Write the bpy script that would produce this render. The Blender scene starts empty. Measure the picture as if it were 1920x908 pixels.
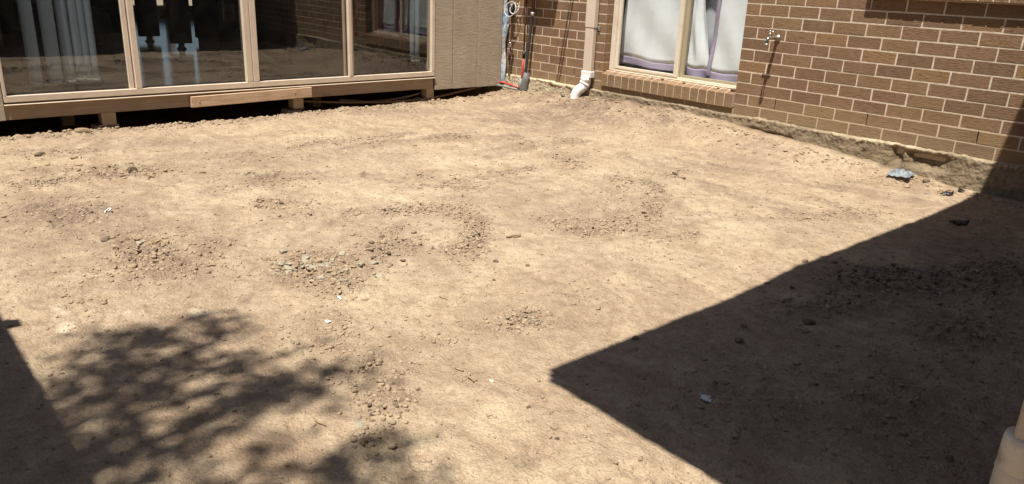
import bpy, bmesh, math, random
import numpy as np
from mathutils import Vector, Matrix
random.seed(7); rng = np.random.default_rng(11)
scene = bpy.context.scene
COL = scene.collection

# ------------------------------------------------------------------ camera
FPX, YAW, PITCH, ROLL = 1437.648, -0.8357119, -0.3346537, 0.0428432
CAM = np.array([3.09779, -5.47382, 1.20327])
fw = np.array([math.sin(YAW)*math.cos(PITCH), math.cos(YAW)*math.cos(PITCH), math.sin(PITCH)])
rt = np.cross(fw, [0, 0, 1]); rt /= np.linalg.norm(rt); up = np.cross(rt, fw)
rt, up = math.cos(ROLL)*rt + math.sin(ROLL)*up, -math.sin(ROLL)*rt + math.cos(ROLL)*up
cam = bpy.data.cameras.new('camera'); cam.sensor_width = 36; cam.lens = FPX*36/1920
cam.clip_start = .05; cam.clip_end = 500
co = bpy.data.objects.new('camera', cam); COL.objects.link(co)
co.matrix_world = Matrix([[rt[0], up[0], -fw[0], CAM[0]], [rt[1], up[1], -fw[1], CAM[1]], [rt[2], up[2], -fw[2], CAM[2]], [0, 0, 0, 1]])
scene.camera = co
def gpt(px, py, z=0.0):                      # photo pixel -> point on the yard's ground
    d = rt*(px-960)/FPX - up*(py-454)/FPX + fw
    return CAM + d*((z-CAM[2])/d[2])
def wpt(px, py, y=0.0):                      # photo pixel -> point on the brick wall plane
    d = rt*(px-960)/FPX - up*(py-454)/FPX + fw
    return CAM + d*((y-CAM[1])/d[1])

# ------------------------------------------------------------------ light
SUN = np.array([0.16, -0.36, 1.0]); SUNN = SUN/np.linalg.norm(SUN)
el = math.asin(SUNN[2]); az = math.atan2(SUN[0], SUN[1])
w = bpy.data.worlds.new('World'); scene.world = w; w.use_nodes = True
nt = w.node_tree; nt.nodes.clear()
sky = nt.nodes.new('ShaderNodeTexSky'); sky.sky_type = 'NISHITA'; sky.sun_disc = False
sky.sun_elevation = el; sky.sun_rotation = az
bg = nt.nodes.new('ShaderNodeBackground'); bg.inputs[1].default_value = 0.060
wo = nt.nodes.new('ShaderNodeOutputWorld')
nt.links.new(sky.outputs[0], bg.inputs[0]); nt.links.new(bg.outputs[0], wo.inputs[0])
sl = bpy.data.lights.new('sun', 'SUN'); sl.energy = 5.0; sl.angle = math.radians(.53); sl.color = (1, .965, .90)
so = bpy.data.objects.new('sun', sl); COL.objects.link(so)
so.rotation_euler = Vector(-SUNN).to_track_quat('-Z', 'Y').to_euler(); so.location = (2, -6, 9)
scene.view_settings.view_transform = 'Standard'; scene.view_settings.look = 'None'
scene.view_settings.exposure = 0.62; scene.view_settings.gamma = 1

# ------------------------------------------------------------------ helpers
def tag(o, label=None, cat=None, group=None, kind=None):
    if label: o['label'] = label
    if cat: o['category'] = cat
    if group: o['group'] = group
    if kind: o['kind'] = kind
    return o
def link(name, me, mat=None, parent=None):
    if mat is not None and not me.materials: me.materials.append(mat)
    o = bpy.data.objects.new(name, me); COL.objects.link(o)
    if parent is not None:
        o.parent = parent
        o.matrix_parent_inverse = parent_world(parent).inverted()
    return o
def parent_world(o):
    m = o.matrix_basis.copy()
    while o.parent is not None:
        m = o.parent.matrix_basis @ o.matrix_parent_inverse @ m if False else (o.parent.matrix_basis @ (o.matrix_parent_inverse @ m))
        o = o.parent
    return m
def empty(name, loc=(0, 0, 0)):
    o = bpy.data.objects.new(name, None); COL.objects.link(o); o.location = loc; o.empty_display_size = .1
    return o
def mesh_of(bm, name='m', smooth=False):
    me = bpy.data.meshes.new(name); bm.to_mesh(me); bm.free()
    if smooth:
        for p in me.polygons: p.use_smooth = True
    return me
def bx(bm, x0, x1, y0, y1, z0, z1, bev=0):
    b2 = bmesh.new()
    bmesh.ops.create_cube(b2, size=1)
    for v in b2.verts:
        v.co = Vector(((x0+x1)/2+v.co.x*(x1-x0), (y0+y1)/2+v.co.y*(y1-y0), (z0+z1)/2+v.co.z*(z1-z0)))
    if bev > 0: bmesh.ops.bevel(b2, geom=b2.edges[:], offset=bev, segments=1, affect='EDGES')
    t = bpy.data.meshes.new('t'); b2.to_mesh(t); b2.free(); bm.from_mesh(t); bpy.data.meshes.remove(t)
def box(name, x0, x1, y0, y1, z0, z1, mat, parent=None, bev=.002):
    bm = bmesh.new(); bx(bm, x0, x1, y0, y1, z0, z1, bev)
    return link(name, mesh_of(bm, name), mat, parent)
def tube_bm(bm, pts, rad, n=10, cap=True):
    pts = [Vector(p) for p in pts]; rads = rad if isinstance(rad, (list, tuple)) else [rad]*len(pts)
    rings = []; prev = None
    for i, p in enumerate(pts):
        t = (pts[min(i+1, len(pts)-1)] - pts[max(i-1, 0)]).normalized()
        if prev is None:
            a = Vector((0, 0, 1)) if abs(t.z) < .9 else Vector((1, 0, 0)); nrm = t.cross(a).normalized()
        else:
            nrm = (prev - t*prev.dot(t)).normalized()
        prev = nrm; b = t.cross(nrm)
        rings.append([bm.verts.new(p + (nrm*math.cos(2*math.pi*k/n) + b*math.sin(2*math.pi*k/n))*rads[i]) for k in range(n)])
    for r0, r1 in zip(rings, rings[1:]):
        for k in range(n): bm.faces.new((r0[k], r0[(k+1) % n], r1[(k+1) % n], r1[k]))
    if cap:
        bm.faces.new(rings[0][::-1]); bm.faces.new(rings[-1])
def tube(name, pts, rad, mat, parent=None, n=10):
    bm = bmesh.new(); tube_bm(bm, pts, rad, n)
    bmesh.ops.recalc_face_normals(bm, faces=bm.faces)
    return link(name, mesh_of(bm, name, True), mat, parent)
def curve(pts, n=8):                          # Catmull-Rom through points
    P = [Vector(p) for p in pts]; P = [P[0]*2-P[1]] + P + [P[-1]*2-P[-2]]; out = []
    for i in range(1, len(P)-2):
        for k in range(n):
            t = k/n; a, b, c, d = P[i-1:i+3]
            out.append(.5*((2*b) + (c-a)*t + (2*a-5*b+4*c-d)*t*t + (3*b-a-3*c+d)*t**3))
    return out + [P[-2]]

_tab = rng.random((256, 256))
def vnoise(x, y):
    xi = np.floor(x).astype(int); yi = np.floor(y).astype(int); fx = x-xi; fy = y-yi
    fx = fx*fx*fx*(fx*(fx*6-15)+10); fy = fy*fy*fy*(fy*(fy*6-15)+10)
    g = lambda a, b: _tab[a & 255, b & 255]
    return ((g(xi, yi)*(1-fx)+g(xi+1, yi)*fx)*(1-fy) + (g(xi, yi+1)*(1-fx)+g(xi+1, yi+1)*fx)*fy)*2-1
def fbm(x, y, o=4, s=1.0, ox=0.0, gain=.5):
    t = 0; a = 1; n = 0; x = x*s+ox; y = y*s+ox*1.7
    for i in range(o):
        t = t + a*vnoise(x, y); n += a; a *= gain; x, y = x*1.93*.8+y*1.93*.6+17.3, y*1.93*.8-x*1.93*.6+9.1
    return t/n
def sstep(a, b, x):
    t = np.clip((x-a)/(b-a), 0, 1); return t*t*(3-2*t)

# ------------------------------------------------------------------ materials
class NT:
    def __init__(s, name):
        s.m = bpy.data.materials.new(name); s.m.use_nodes = True; s.t = s.m.node_tree; s.t.nodes.clear()
        s.out = s.n('ShaderNodeOutputMaterial'); s.b = s.n('ShaderNodeBsdfPrincipled'); s.l(s.b.outputs[0], s.out.inputs[0])
        s.b.inputs['Roughness'].default_value = .8
    def n(s, t, **k):
        x = s.t.nodes.new(t)
        for a, v in k.items(): setattr(x, a, v)
        return x
    def l(s, a, b): s.t.links.new(a, b)
    def co(s, obj=True):
        if not hasattr(s, '_co'): s._co = s.n('ShaderNodeTexCoord')
        return s._co.outputs['Object']
    def wpos(s):
        if not hasattr(s, '_g'): s._g = s.n('ShaderNodeNewGeometry')
        return s._g.outputs['Position']
    def noise(s, scale, det=4, rough=.55, vec=None, dist=0):
        x = s.n('ShaderNodeTexNoise'); x.inputs['Scale'].default_value = scale; x.inputs['Detail'].default_value = det
        x.inputs['Roughness'].default_value = rough; x.inputs['Distortion'].default_value = dist
        s.l(vec if vec is not None else s.wpos(), x.inputs['Vector']); return x.outputs['Fac']
    def vor(s, scale, vec=None, feat='F1', out='Distance'):
        x = s.n('ShaderNodeTexVoronoi', feature=feat); x.inputs['Scale'].default_value = scale
        s.l(vec if vec is not None else s.wpos(), x.inputs['Vector']); return x.outputs[out]
    def scale(s, vec, sc):
        x = s.n('ShaderNodeMapping'); x.inputs['Scale'].default_value = sc; s.l(vec, x.inputs[0]); return x.outputs[0]
    def ramp(s, fac, stops):
        x = s.n('ShaderNodeValToRGB'); e = x.color_ramp.elements
        for i, (p, c) in enumerate(stops):
            q = e[i] if i < 2 else e.new(p)
            q.position = p; q.color = (*c, 1) if len(c) == 3 else c
        s.l(fac, x.inputs[0]); return x.outputs[0]
    def mix(s, fac, a, b, mode='MIX'):
        x = s.n('ShaderNodeMix', data_type='RGBA', blend_type=mode)
        for v, i in ((fac, 0), (a, 6), (b, 7)):
            if isinstance(v, (int, float)): x.inputs[i].default_value = v
            elif isinstance(v, tuple): x.inputs[i].default_value = (*v, 1)
            else: s.l(v, x.inputs[i])
        return x.outputs[2]
    def math(s, op, a, b=None, clamp=False):
        x = s.n('ShaderNodeMath', operation=op, use_clamp=clamp)
        for i, v in enumerate((a, b)):
            if v is None: continue
            if isinstance(v, (int, float)): x.inputs[i].default_value = v
            else: s.l(v, x.inputs[i])
        return x.outputs[0]
    def attr(s, name, out='Fac'):
        x = s.n('ShaderNodeAttribute', attribute_name=name); return x.outputs[out]
    def bump(s, h, strength=.5, dist=.01, normal=None):
        x = s.n('ShaderNodeBump'); x.inputs['Strength'].default_value = strength; x.inputs['Distance'].default_value = dist
        s.l(h, x.inputs['Height'])
        if normal is not None: s.l(normal, x.inputs['Normal'])
        s.l(x.outputs[0], s.b.inputs['Normal']); return x.outputs[0]
    def col(s, c):
        if isinstance(c, tuple): s.b.inputs['Base Color'].default_value = (*c, 1)
        else: s.l(c, s.b.inputs['Base Color'])
    def set(s, **k):
        for a, v in k.items(): s.b.inputs[a.replace('_', ' ')].default_value = v
        return s

def simple(name, c, rough=.6, var=.12, nscale=25, bump=0, bscale=80, metal=0, dirt=None, dirt_amt=.5):
    m = NT(name); lo = tuple(v*(1-var) for v in c); hi = tuple(min(1, v*(1+var)) for v in c)
    k = m.ramp(m.noise(nscale, 5), [(.3, lo), (.7, hi)])
    if dirt: k = m.mix(m.math('MULTIPLY', m.ramp(m.noise(9, 6, .7), [(.48, (0, 0, 0)), (.66, (1, 1, 1))]), dirt_amt), k, dirt)
    m.col(k); m.set(Roughness=rough, Metallic=metal)
    if bump: m.bump(m.noise(bscale, 4), bump, .004)
    return m.m

# soil ----------------------------------------------------------------
def soil_color(m):
    big = m.noise(.8, 5, .55); mid = m.noise(3.2, 6, .6, dist=.6); fine = m.noise(22, 6, .65); grit = m.noise(120, 3, .6)
    c = m.ramp(mid, [(.3, (.305, .219, .143)), (.47, (.405, .304, .198)), (.64, (.485, .381, .253))])
    c = m.mix(m.ramp(big, [(.4, (0, 0, 0)), (.62, (1, 1, 1))]), c, m.ramp(fine, [(.3, (.315, .225, .150)), (.7, (.415, .309, .208))]))
    c = m.mix(m.ramp(fine, [(.28, (.75, .75, .75)), (.52, (0, 0, 0))]), c, (.25, .17, .105))
    sv = m.n('ShaderNodeVectorMath', operation='ADD'); m.l(m.scale(m.wpos(), (1, 1, 1)), sv.inputs[0]); dn = m.n('ShaderNodeTexNoise'); dn.inputs['Scale'].default_value = .9; m.l(m.wpos(), dn.inputs['Vector']); m.l(dn.outputs['Color'], sv.inputs[1])
    rot = m.n('ShaderNodeMapping'); rot.inputs['Rotation'].default_value = (0, 0, .75); rot.inputs['Scale'].default_value = (4.2, 7.5, 1); m.l(sv.outputs[0], rot.inputs[0])
    strk = m.noise(1, 6, .68, rot.outputs[0], .5)
    c = m.mix(m.math('MULTIPLY', m.ramp(strk, [(.36, (1, 1, 1)), (.49, (0, 0, 0))]), .45), c, (.24, .162, .10))
    c = m.mix(m.math('MULTIPLY', m.ramp(strk, [(.53, (0, 0, 0)), (.68, (1, 1, 1))]), .5), c, (.55, .435, .275))
    c = m.mix(m.math('MULTIPLY', m.ramp(grit, [(.34, (1, 1, 1)), (.5, (0, 0, 0))]), .35), c, (.17, .118, .075))
    c = m.mix(m.math('MULTIPLY', m.ramp(grit, [(.6, (0, 0, 0)), (.74, (1, 1, 1))]), .35), c, (.58, .46, .31))
    return c
m = NT('soil')
c = soil_color(m)
brk = m.noise(14, 5, .65)
rub = m.math('MULTIPLY', m.attr('rubble'), m.ramp(brk, [(.36, (.15, .15, .15)), (.6, (1, 1, 1))]))
c = m.mix(m.math('MULTIPLY', rub, .9), c, m.ramp(m.noise(45, 5, .7), [(.35, (.12, .080, .052)), (.68, (.31, .225, .145))]))
c = m.mix(m.math('MULTIPLY', m.attr('moist'), m.ramp(brk, [(.3, (.2, .2, .2)), (.58, (1, 1, 1))])), c, m.ramp(m.noise(30, 5), [(.35, (.135, .088, .066)), (.7, (.27, .185, .135))]))
c = m.mix(m.math('MULTIPLY', m.math('MULTIPLY', m.attr('pale'), .7), m.ramp(brk, [(.42, (0, 0, 0)), (.6, (1, 1, 1))])), c, (.62, .51, .36))
c = m.mix(m.attr('bank'), c, m.ramp(m.noise(18, 6, .7), [(.32, (.105, .072, .042)), (.6, (.20, .142, .086)), (.75, (.29, .21, .13))]))
m.col(c); m.set(Roughness=.95); m.b.inputs['Specular IOR Level'].default_value = .15
h = m.math('ADD', m.math('MULTIPLY', m.noise(34, 4, .5), .38), m.math('MULTIPLY', m.noise(170, 2, .5), .34))
h = m.math('ADD', h, m.math('MULTIPLY', m.math('SUBTRACT', 1.0, m.vor(85)), .36))
h = m.math('ADD', h, m.math('MULTIPLY', m.math('SUBTRACT', 1.0, m.vor(190)), .16))
m.bump(h, 1.0, .012)
M_SOIL = m.m
def stone_mat(name, lo, hi):
    m = NT(name); r = m.attr('tone'); 
    k = m.ramp(r, [(0, lo), (1, hi)]); k = m.mix(m.math('MULTIPLY', m.noise(90, 4), .9), k, (.36, .265, .175))
    m.col(k); m.set(Roughness=.95); m.b.inputs['Specular IOR Level'].default_value = .15; m.bump(m.noise(160, 4), .5, .006); return m.m
M_PEB = stone_mat('pebble', (.22, .155, .10), (.46, .355, .24))
def clod_mat(name, lo, hi, over=(.38, .27, .16)):
    m = NT(name); oi = m.n('ShaderNodeObjectInfo')
    k = m.ramp(oi.outputs['Random'], [(0, lo), (1, hi)]); k = m.mix(m.ramp(m.noise(60, 5), [(.4, (0, 0, 0)), (.7, (.8, .8, .8))]), k, over)
    m.col(k); m.set(Roughness=.95); m.b.inputs['Specular IOR Level'].default_value = .15; m.bump(m.noise(110, 5, .65), .7, .008); return m.m
M_CLOD = clod_mat('clod', (.22, .155, .095), (.36, .26, .16))
M_CLODD = clod_mat('clod_dark', (.09, .065, .048), (.19, .135, .09), (.24, .17, .11))
M_GREY = clod_mat('grey_stone', (.26, .23, .17), (.40, .355, .26), (.42, .35, .24))
M_PALE = clod_mat('pale_stone', (.5, .45, .36), (.62, .56, .46), (.48, .40, .29))
# brick -----------------------------------------------------------------
m = NT('brick'); oi = m.n('ShaderNodeObjectInfo')
base = m.ramp(oi.outputs['Random'], [(0, (.190, .114, .068)), (.3, (.226, .138, .078)), (.55, (.247, .150, .082)), (.8, (.278, .168, .082)), (1, (.21, .122, .080))])
drag = m.noise(1, 6, .7, m.scale(m.wpos(), (30, 30, 110)), dist=.8)
k = m.mix(m.math('MULTIPLY', m.ramp(drag, [(.33, (1, 1, 1)), (.5, (0, 0, 0))]), .75), base, (.10, .058, .036))
k = m.mix(m.math('MULTIPLY', m.ramp(m.noise(38, 5, .7), [(.60, (0, 0, 0)), (.70, (1, 1, 1))]), .8), k, (.075, .042, .028))
k = m.mix(m.math('MULTIPLY', m.ramp(m.noise(9, 5), [(.5, (0, 0, 0)), (.75, (1, 1, 1))]), .45), k, (.29, .19, .105))
zz = m.n('ShaderNodeSeparateXYZ'); m.l(m.wpos(), zz.inputs[0])
dust = m.math('MULTIPLY', m.ramp(m.math('ADD', zz.outputs[2], m.math('MULTIPLY', m.noise(6, 5), .35)), [(.36, (1, 1, 1)), (.62, (0, 0, 0))]), .72)
k = m.mix(dust, k, (.30, .215, .125))
m.col(k); m.set(Roughness=.92); m.b.inputs['Specular IOR Level'].default_value = .2
m.bump(m.math('ADD', drag, m.math('MULTIPLY', m.noise(180, 3), .4)), 1.0, .007)
M_BRICK = m.m
m = NT('mortar'); zz = m.n('ShaderNodeSeparateXYZ'); m.l(m.wpos(), zz.inputs[0])
k = m.ramp(m.noise(28, 5), [(.3, (.46, .365, .265)), (.7, (.68, .56, .42))])
dust = m.math('MULTIPLY', m.ramp(m.math('ADD', zz.outputs[2], m.math('MULTIPLY', m.noise(5, 5), .4)), [(.40, (1, 1, 1)), (.70, (0, 0, 0))]), .7)
k = m.mix(dust, k, (.42, .30, .165)); m.col(k); m.set(Roughness=.95); m.bump(m.noise(140, 4), .5, .004)
M_MORTAR = m.m
m = NT('footing'); 
k = m.ramp(m.noise(7, 7, .7), [(.3, (.10, .068, .038)), (.5, (.175, .122, .07)), (.72, (.26, .19, .115))])
k = m.mix(m.math('MULTIPLY', m.attr('pale'), m.ramp(m.noise(30, 5), [(.32, (.2, .2, .2)), (.55, (1, 1, 1))])), k, (.46, .38, .25))
k = m.mix(m.attr('crust'), k, m.ramp(m.noise(40, 5), [(.3, (.45, .34, .2)), (.7, (.68, .57, .40))]))
m.col(k); m.set(Roughness=.95); m.bump(m.math('ADD', m.noise(40, 6, .7), m.math('MULTIPLY', m.vor(55), -.4)), .9, .012)
M_FOOT = m.m
# house finishes ----------------------------------------------------------
M_FRAME = simple('cream_aluminium', (.66, .54, .41), .45, .06, 4, dirt=(.42, .32, .21), dirt_amt=.25)
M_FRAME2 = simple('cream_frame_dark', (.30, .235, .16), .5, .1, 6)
M_WFRAME = simple('window_frame', (.69, .60, .47), .42, .05, 4, dirt=(.45, .35, .23), dirt_amt=.3)
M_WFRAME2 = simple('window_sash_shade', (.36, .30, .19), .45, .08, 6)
m = NT('cladding')
gr = m.noise(1, 6, .72, m.scale(m.wpos(), (12, 12, 95)), dist=1.4)
k = m.ramp(m.noise(3.5, 6), [(.3, (.42, .335, .235)), (.7, (.52, .425, .305))])
k = m.mix(m.math('MULTIPLY', m.ramp(gr, [(.3, (1, 1, 1)), (.48, (0, 0, 0))]), .7), k, (.25, .185, .115))
m.col(k); m.set(Roughness=.8); m.bump(gr, 1.0, .016); M_CLAD = m.m
def wood(name, c1, c2, sc, rough=.75):
    m = NT(name); g = m.noise(1, 6, .65, m.scale(m.wpos(), sc), dist=1.2)
    k = m.ramp(g, [(.3, c1), (.68, c2)]); k = m.mix(m.math('MULTIPLY', m.ramp(m.noise(5, 4), [(.5, (0, 0, 0)), (.72, (1, 1, 1))]), .4), k, tuple(v*.6 for v in c1))
    m.col(k); m.set(Roughness=rough); m.bump(g, .35, .004); return m.m
M_BEAR = wood('bearer_timber', (.27, .185, .115), (.39, .285, .185), (40, 3, 55))
M_PLANK = wood('pine_plank', (.42, .26, .15), (.62, .44, .28), (30, 4, 50))
M_POST = wood('stump_timber', (.40, .29, .17), (.54, .41, .26), (30, 30, 4))
M_CONC = simple('concrete', (.27, .235, .19), .9, .25, 18, .6, 60)
M_STEEL = simple('galvanised_plate', (.35, .34, .32), .5, .15, 20, metal=.7)
def glassmat(name, tint=(.93, .95, .95), r0=.055, dust=.02):
    m = NT(name); m.t.nodes.remove(m.b)
    tr = m.n('ShaderNodeBsdfTransparent'); tr.inputs[0].default_value = (*tint, 1)
    gl = m.n('ShaderNodeBsdfGlossy'); gl.inputs['Roughness'].default_value = .012; gl.inputs[0].default_value = (1, 1, 1, 1)
    lw = m.n('ShaderNodeLayerWeight'); lw.inputs[0].default_value = .5
    f = m.math('ADD', m.math('MULTIPLY', m.math('POWER', lw.outputs['Facing'], 5.0), .9), r0)
    mx = m.n('ShaderNodeMixShader'); m.l(f, mx.inputs[0]); m.l(tr.outputs[0], mx.inputs[1]); m.l(gl.outputs[0], mx.inputs[2])
    df = m.n('ShaderNodeBsdfDiffuse'); df.inputs[0].default_value = (.5, .45, .38, 1)
    mx2 = m.n('ShaderNodeMixShader'); m.l(m.math('MULTIPLY', m.ramp(m.noise(14, 6, .7), [(.4, (.2, .2, .2)), (.75, (1, 1, 1))]), dust), mx2.inputs[0])
    m.l(mx.outputs[0], mx2.inputs[1]); m.l(df.outputs[0], mx2.inputs[2]); m.l(mx2.outputs[0], m.out.inputs[0]); return m.m
M_GLASS = glassmat('sunroom_glass', (.82, .85, .86), .075, .02)
M_GLASS2 = glassmat('window_glass', (.98, .99, .99), .03, .025)
def cloth(name, c, tr=.35):
    m = NT(name); k = m.ramp(m.noise(12, 5), [(.3, tuple(v*.92 for v in c)), (.7, c)])
    m.col(k); m.set(Roughness=.9); m.bump(m.noise(300, 2), .2, .002)
    t = m.n('ShaderNodeBsdfTranslucent'); m.l(k, t.inputs[0]); mx = m.n('ShaderNodeMixShader'); mx.inputs[0].default_value = tr
    m.l(m.b.outputs[0], mx.inputs[1]); m.l(t.outputs[0], mx.inputs[2]); m.l(mx.outputs[0], m.out.inputs[0]); return m.m
M_CURT = cloth('white_curtain', (.90, .92, .91), .08)
M_PURP = cloth('purple_trim', (.50, .42, .54), .15)
M_LINING = cloth('grey_lining', (.68, .69, .69), .1)
M_SLAT = cloth('grey_blue_blind', (.55, .60, .64), .1)
M_PIPE = simple('cream_downpipe', (.62, .51, .40), .4, .05, 4)
M_PVC = simple('white_pvc', (.80, .78, .74), .35, .04, 8, dirt=(.5, .38, .24), dirt_amt=.35)
M_PVCD = simple('dirty_pvc', (.86, .78, .64), .4, .06, 8, dirt=(.36, .25, .15), dirt_amt=.8)
M_PIPED = simple('dirty_downpipe', (.62, .53, .41), .45, .06, 8, dirt=(.30, .2, .12), dirt_amt=.8)
M_BLACK = simple('black_rubber', (.02, .018, .017), .45, .2, 20)
M_LAG = simple('black_lagging', (.035, .035, .036), .55, .3, 30)
M_SLEEVE = simple('grey_sleeve', (.13, .128, .12), .6, .15, 30, dirt=(.3, .22, .14), dirt_amt=.5)
M_RED = simple('red_conduit', (.42, .05, .035), .45, .12, 20, dirt=(.4, .27, .16), dirt_amt=.4)
M_RUST = simple('rusty_pipe', (.09, .035, .022), .7, .35, 40)
M_GCON = simple('grey_conduit', (.24, .235, .22), .6, .1, 20, dirt=(.35, .26, .16), dirt_amt=.5)
M_CABLE = simple('white_cable', (.66, .63, .56), .5, .05, 8)
M_HOSE = simple('brown_hose', (.20, .13, .07), .6, .2, 20)
M_BRASS = simple('brass', (.33, .29, .22), .45, .25, 40, metal=.7)
M_CHROME = simple('chrome', (.62, .60, .57), .16, .1, 20, metal=1)
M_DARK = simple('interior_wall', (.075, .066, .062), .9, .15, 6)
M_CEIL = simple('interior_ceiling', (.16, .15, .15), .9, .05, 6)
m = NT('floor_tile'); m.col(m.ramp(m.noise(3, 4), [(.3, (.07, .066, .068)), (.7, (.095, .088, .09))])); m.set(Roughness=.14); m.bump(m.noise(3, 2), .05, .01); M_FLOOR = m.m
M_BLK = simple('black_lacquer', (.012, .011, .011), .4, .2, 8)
M_STOOL = simple('red_metal', (.78, .04, .045), .35, .08, 10)
m = NT('foil'); fo = m.noise(7, 4, .55, dist=1.0)
m.col(m.ramp(fo, [(.30, (.16, .38, .66)), (.42, (.55, .72, .86)), (.52, (.88, .90, .92))])); m.set(Roughness=.28, Metallic=.45); m.bump(m.noise(26, 5, .6), .9, .02); M_FOIL = m.m
m = NT('plastic_bag'); m.col(m.ramp(m.noise(16, 5), [(.35, (.13, .155, .17)), (.65, (.33, .36, .38))])); m.set(Roughness=.6)
t_ = m.n('ShaderNodeBsdfTransparent'); mx = m.n('ShaderNodeMixShader'); mx.inputs[0].default_value = .2
m.l(m.b.outputs[0], mx.inputs[1]); m.l(t_.outputs[0], mx.inputs[2]); m.l(mx.outputs[0], m.out.inputs[0]); M_BAG = m.m
M_PAPER = simple('paper', (.68, .67, .64), .8, .06, 40)
M_TWIG = simple('dry_twig', (.34, .25, .15), .9, .2, 60)
M_BPLAS = simple('black_plastic', (.015, .015, .016), .35, .3, 30, dirt=(.2, .14, .09), dirt_amt=.5)
M_ROOF = simple('roof_sheet', (.20, .17, .15), .5, .1, 3)
M_SOFF = simple('soffit', (.42, .38, .32), .8, .08, 4)
M_FENCE = simple('fence_sheet', (.24, .20, .16), .5, .08, 4)
M_BARK = simple('bark', (.13, .095, .07), .95, .3, 20, .8, 30)
m = NT('leaf'); oi = m.noise(3, 2); m.col(m.ramp(oi, [(.3, (.045, .085, .02)), (.7, (.09, .14, .035))])); m.set(Roughness=.6); M_LEAF = m.m

# ------------------------------------------------------------------ ground
WALLX = np.array([-3.6, -3.05, -2.68, -2.08, -1.41, -.77, -.29, 0, .53, .88, 1.2, 1.7, 2.2])
WALLZ = np.array([.05, .06, .085, .125, .165, .165, .14, .12, .10, .075, .03, 0, 0])
# patches of loose crumbly soil and stones, as photo pixels (cx, cy, rx, ry, amount)
RUB = [(600, 510, 95, 34, 1), (640, 530, 60, 24, .9), (740, 470, 60, 26, .9), (735, 432, 55, 16, .6), (275, 465, 62, 30, 1), (300, 505, 110, 26, .8), (395, 470, 40, 26, .6),
       (130, 405, 95, 34, .7), (982, 600, 40, 18, .9), (893, 445, 18, 34, .8), (860, 480, 44, 16, .7), (800, 392, 90, 12, .7), (880, 415, 26, 16, .7),
       (520, 382, 60, 9, .8), (500, 336, 85, 15, .7), (560, 400, 60, 14, .5), (1060, 297, 52, 22, .6), (840, 255, 48, 5, .8), (1000, 270, 70, 10, .5), (1150, 213, 130, 15, .9), (1090, 190, 90, 10, .8),
       (1270, 243, 80, 13, .8), (1130, 435, 85, 10, .8), (1210, 395, 26, 26, .8), (1180, 362, 70, 16, .4), (1190, 345, 50, 8, .5), (200, 322, 110, 14, .8), (60, 346, 50, 7, .8), (90, 290, 120, 8, .6),
       (1600, 402, 60, 14, .6), (1690, 530, 140, 34, 1), (1560, 575, 110, 22, .7), (1850, 520, 90, 50, .9), (1800, 620, 100, 50, .7), (1500, 408, 70, 10, .6),
       (700, 690, 60, 26, .6), (720, 760, 44, 34, .7), (640, 640, 44, 50, .5), (690, 830, 50, 30, .6), (1270, 320, 45, 9, .6), (1080, 560, 60, 25, .3), (840, 640, 90, 40, .35), (560, 640, 60, 50, .35), (160, 560, 60, 40, .4),
       (800, 330, 60, 9, .5), (640, 265, 110, 10, .45), (480, 295, 120, 10, .4), (950, 180, 90, 8, .8), (700, 210, 90, 6, .6), (1390, 250, 60, 8, .8), (1450, 262, 50, 8, .6), (1680, 340, 120, 10, .5), (1240, 480, 80, 30, .25), (1380, 760, 160, 90, .5), (1640, 760, 160, 90, .5)]
MOI = [(150, 420, 230, 90, .5), (330, 500, 160, 60, .42), (760, 208, 220, 12, .35), (1100, 222, 230, 30, .8), (430, 305, 170, 26, .3), (1010, 400, 260, 55, .3), (700, 470, 170, 60, .42), (1500, 420, 160, 40, .25), (660, 700, 160, 110, .3), (1690, 365, 120, 20, .3), (1000, 620, 160, 60, .25), (250, 270, 260, 16, .35), (1350, 300, 160, 24, .3), (130, 402, 90, 30, .85), (250, 470, 40, 16, .5), (1140, 205, 130, 14, .6), (1100, 232, 90, 8, .5), (1690, 540, 190, 50, .5), (1800, 470, 120, 60, .4), (690, 430, 50, 10, .35), (950, 195, 70, 8, .5), (180, 360, 90, 14, .35), (520, 770, 300, 100, .15)]
PAL = [(112, 588, 26, 22, 1), (128, 620, 22, 16, 1), (240, 592, 12, 10, .8), (388, 581, 36, 8, .8), (396, 800, 14, 10, 1), (845, 895, 30, 22, .8), (270, 590, 10, 6, .6), (860, 905, 20, 16, .7), (400, 880, 60, 24, .4), (700, 370, 200, 30, .35), (1150, 480, 180, 30, .35), (900, 300, 200, 16, .4), (1500, 320, 160, 20, .35), (560, 445, 120, 20, .35)]
def ell(lst):
    out = []
    for cx, cy, rx, ry, a in lst:
        c0 = gpt(cx, cy)[:2]; ax = (gpt(cx+rx, cy)-gpt(cx-rx, cy))[:2]/2; ay = (gpt(cx, cy-ry)-gpt(cx, cy+ry))[:2]/2
        out.append((c0, np.linalg.inv(np.array([ax, ay]).T), a, np.linalg.norm(ax)*np.linalg.norm(ay)))
    return out
E_R, E_M, E_P = ell(RUB), ell(MOI), ell(PAL)
def mask(lst, x, y, wob):
    r = np.zeros_like(x)
    for c0, A, a, _ in lst:
        u = A[0, 0]*(x-c0[0])+A[0, 1]*(y-c0[1]); v = A[1, 0]*(x-c0[0])+A[1, 1]*(y-c0[1])
        d = np.sqrt(u*u+v*v) + wob
        r = np.maximum(r, a*(1-sstep(.35, 1.25, d)))
    return r
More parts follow.
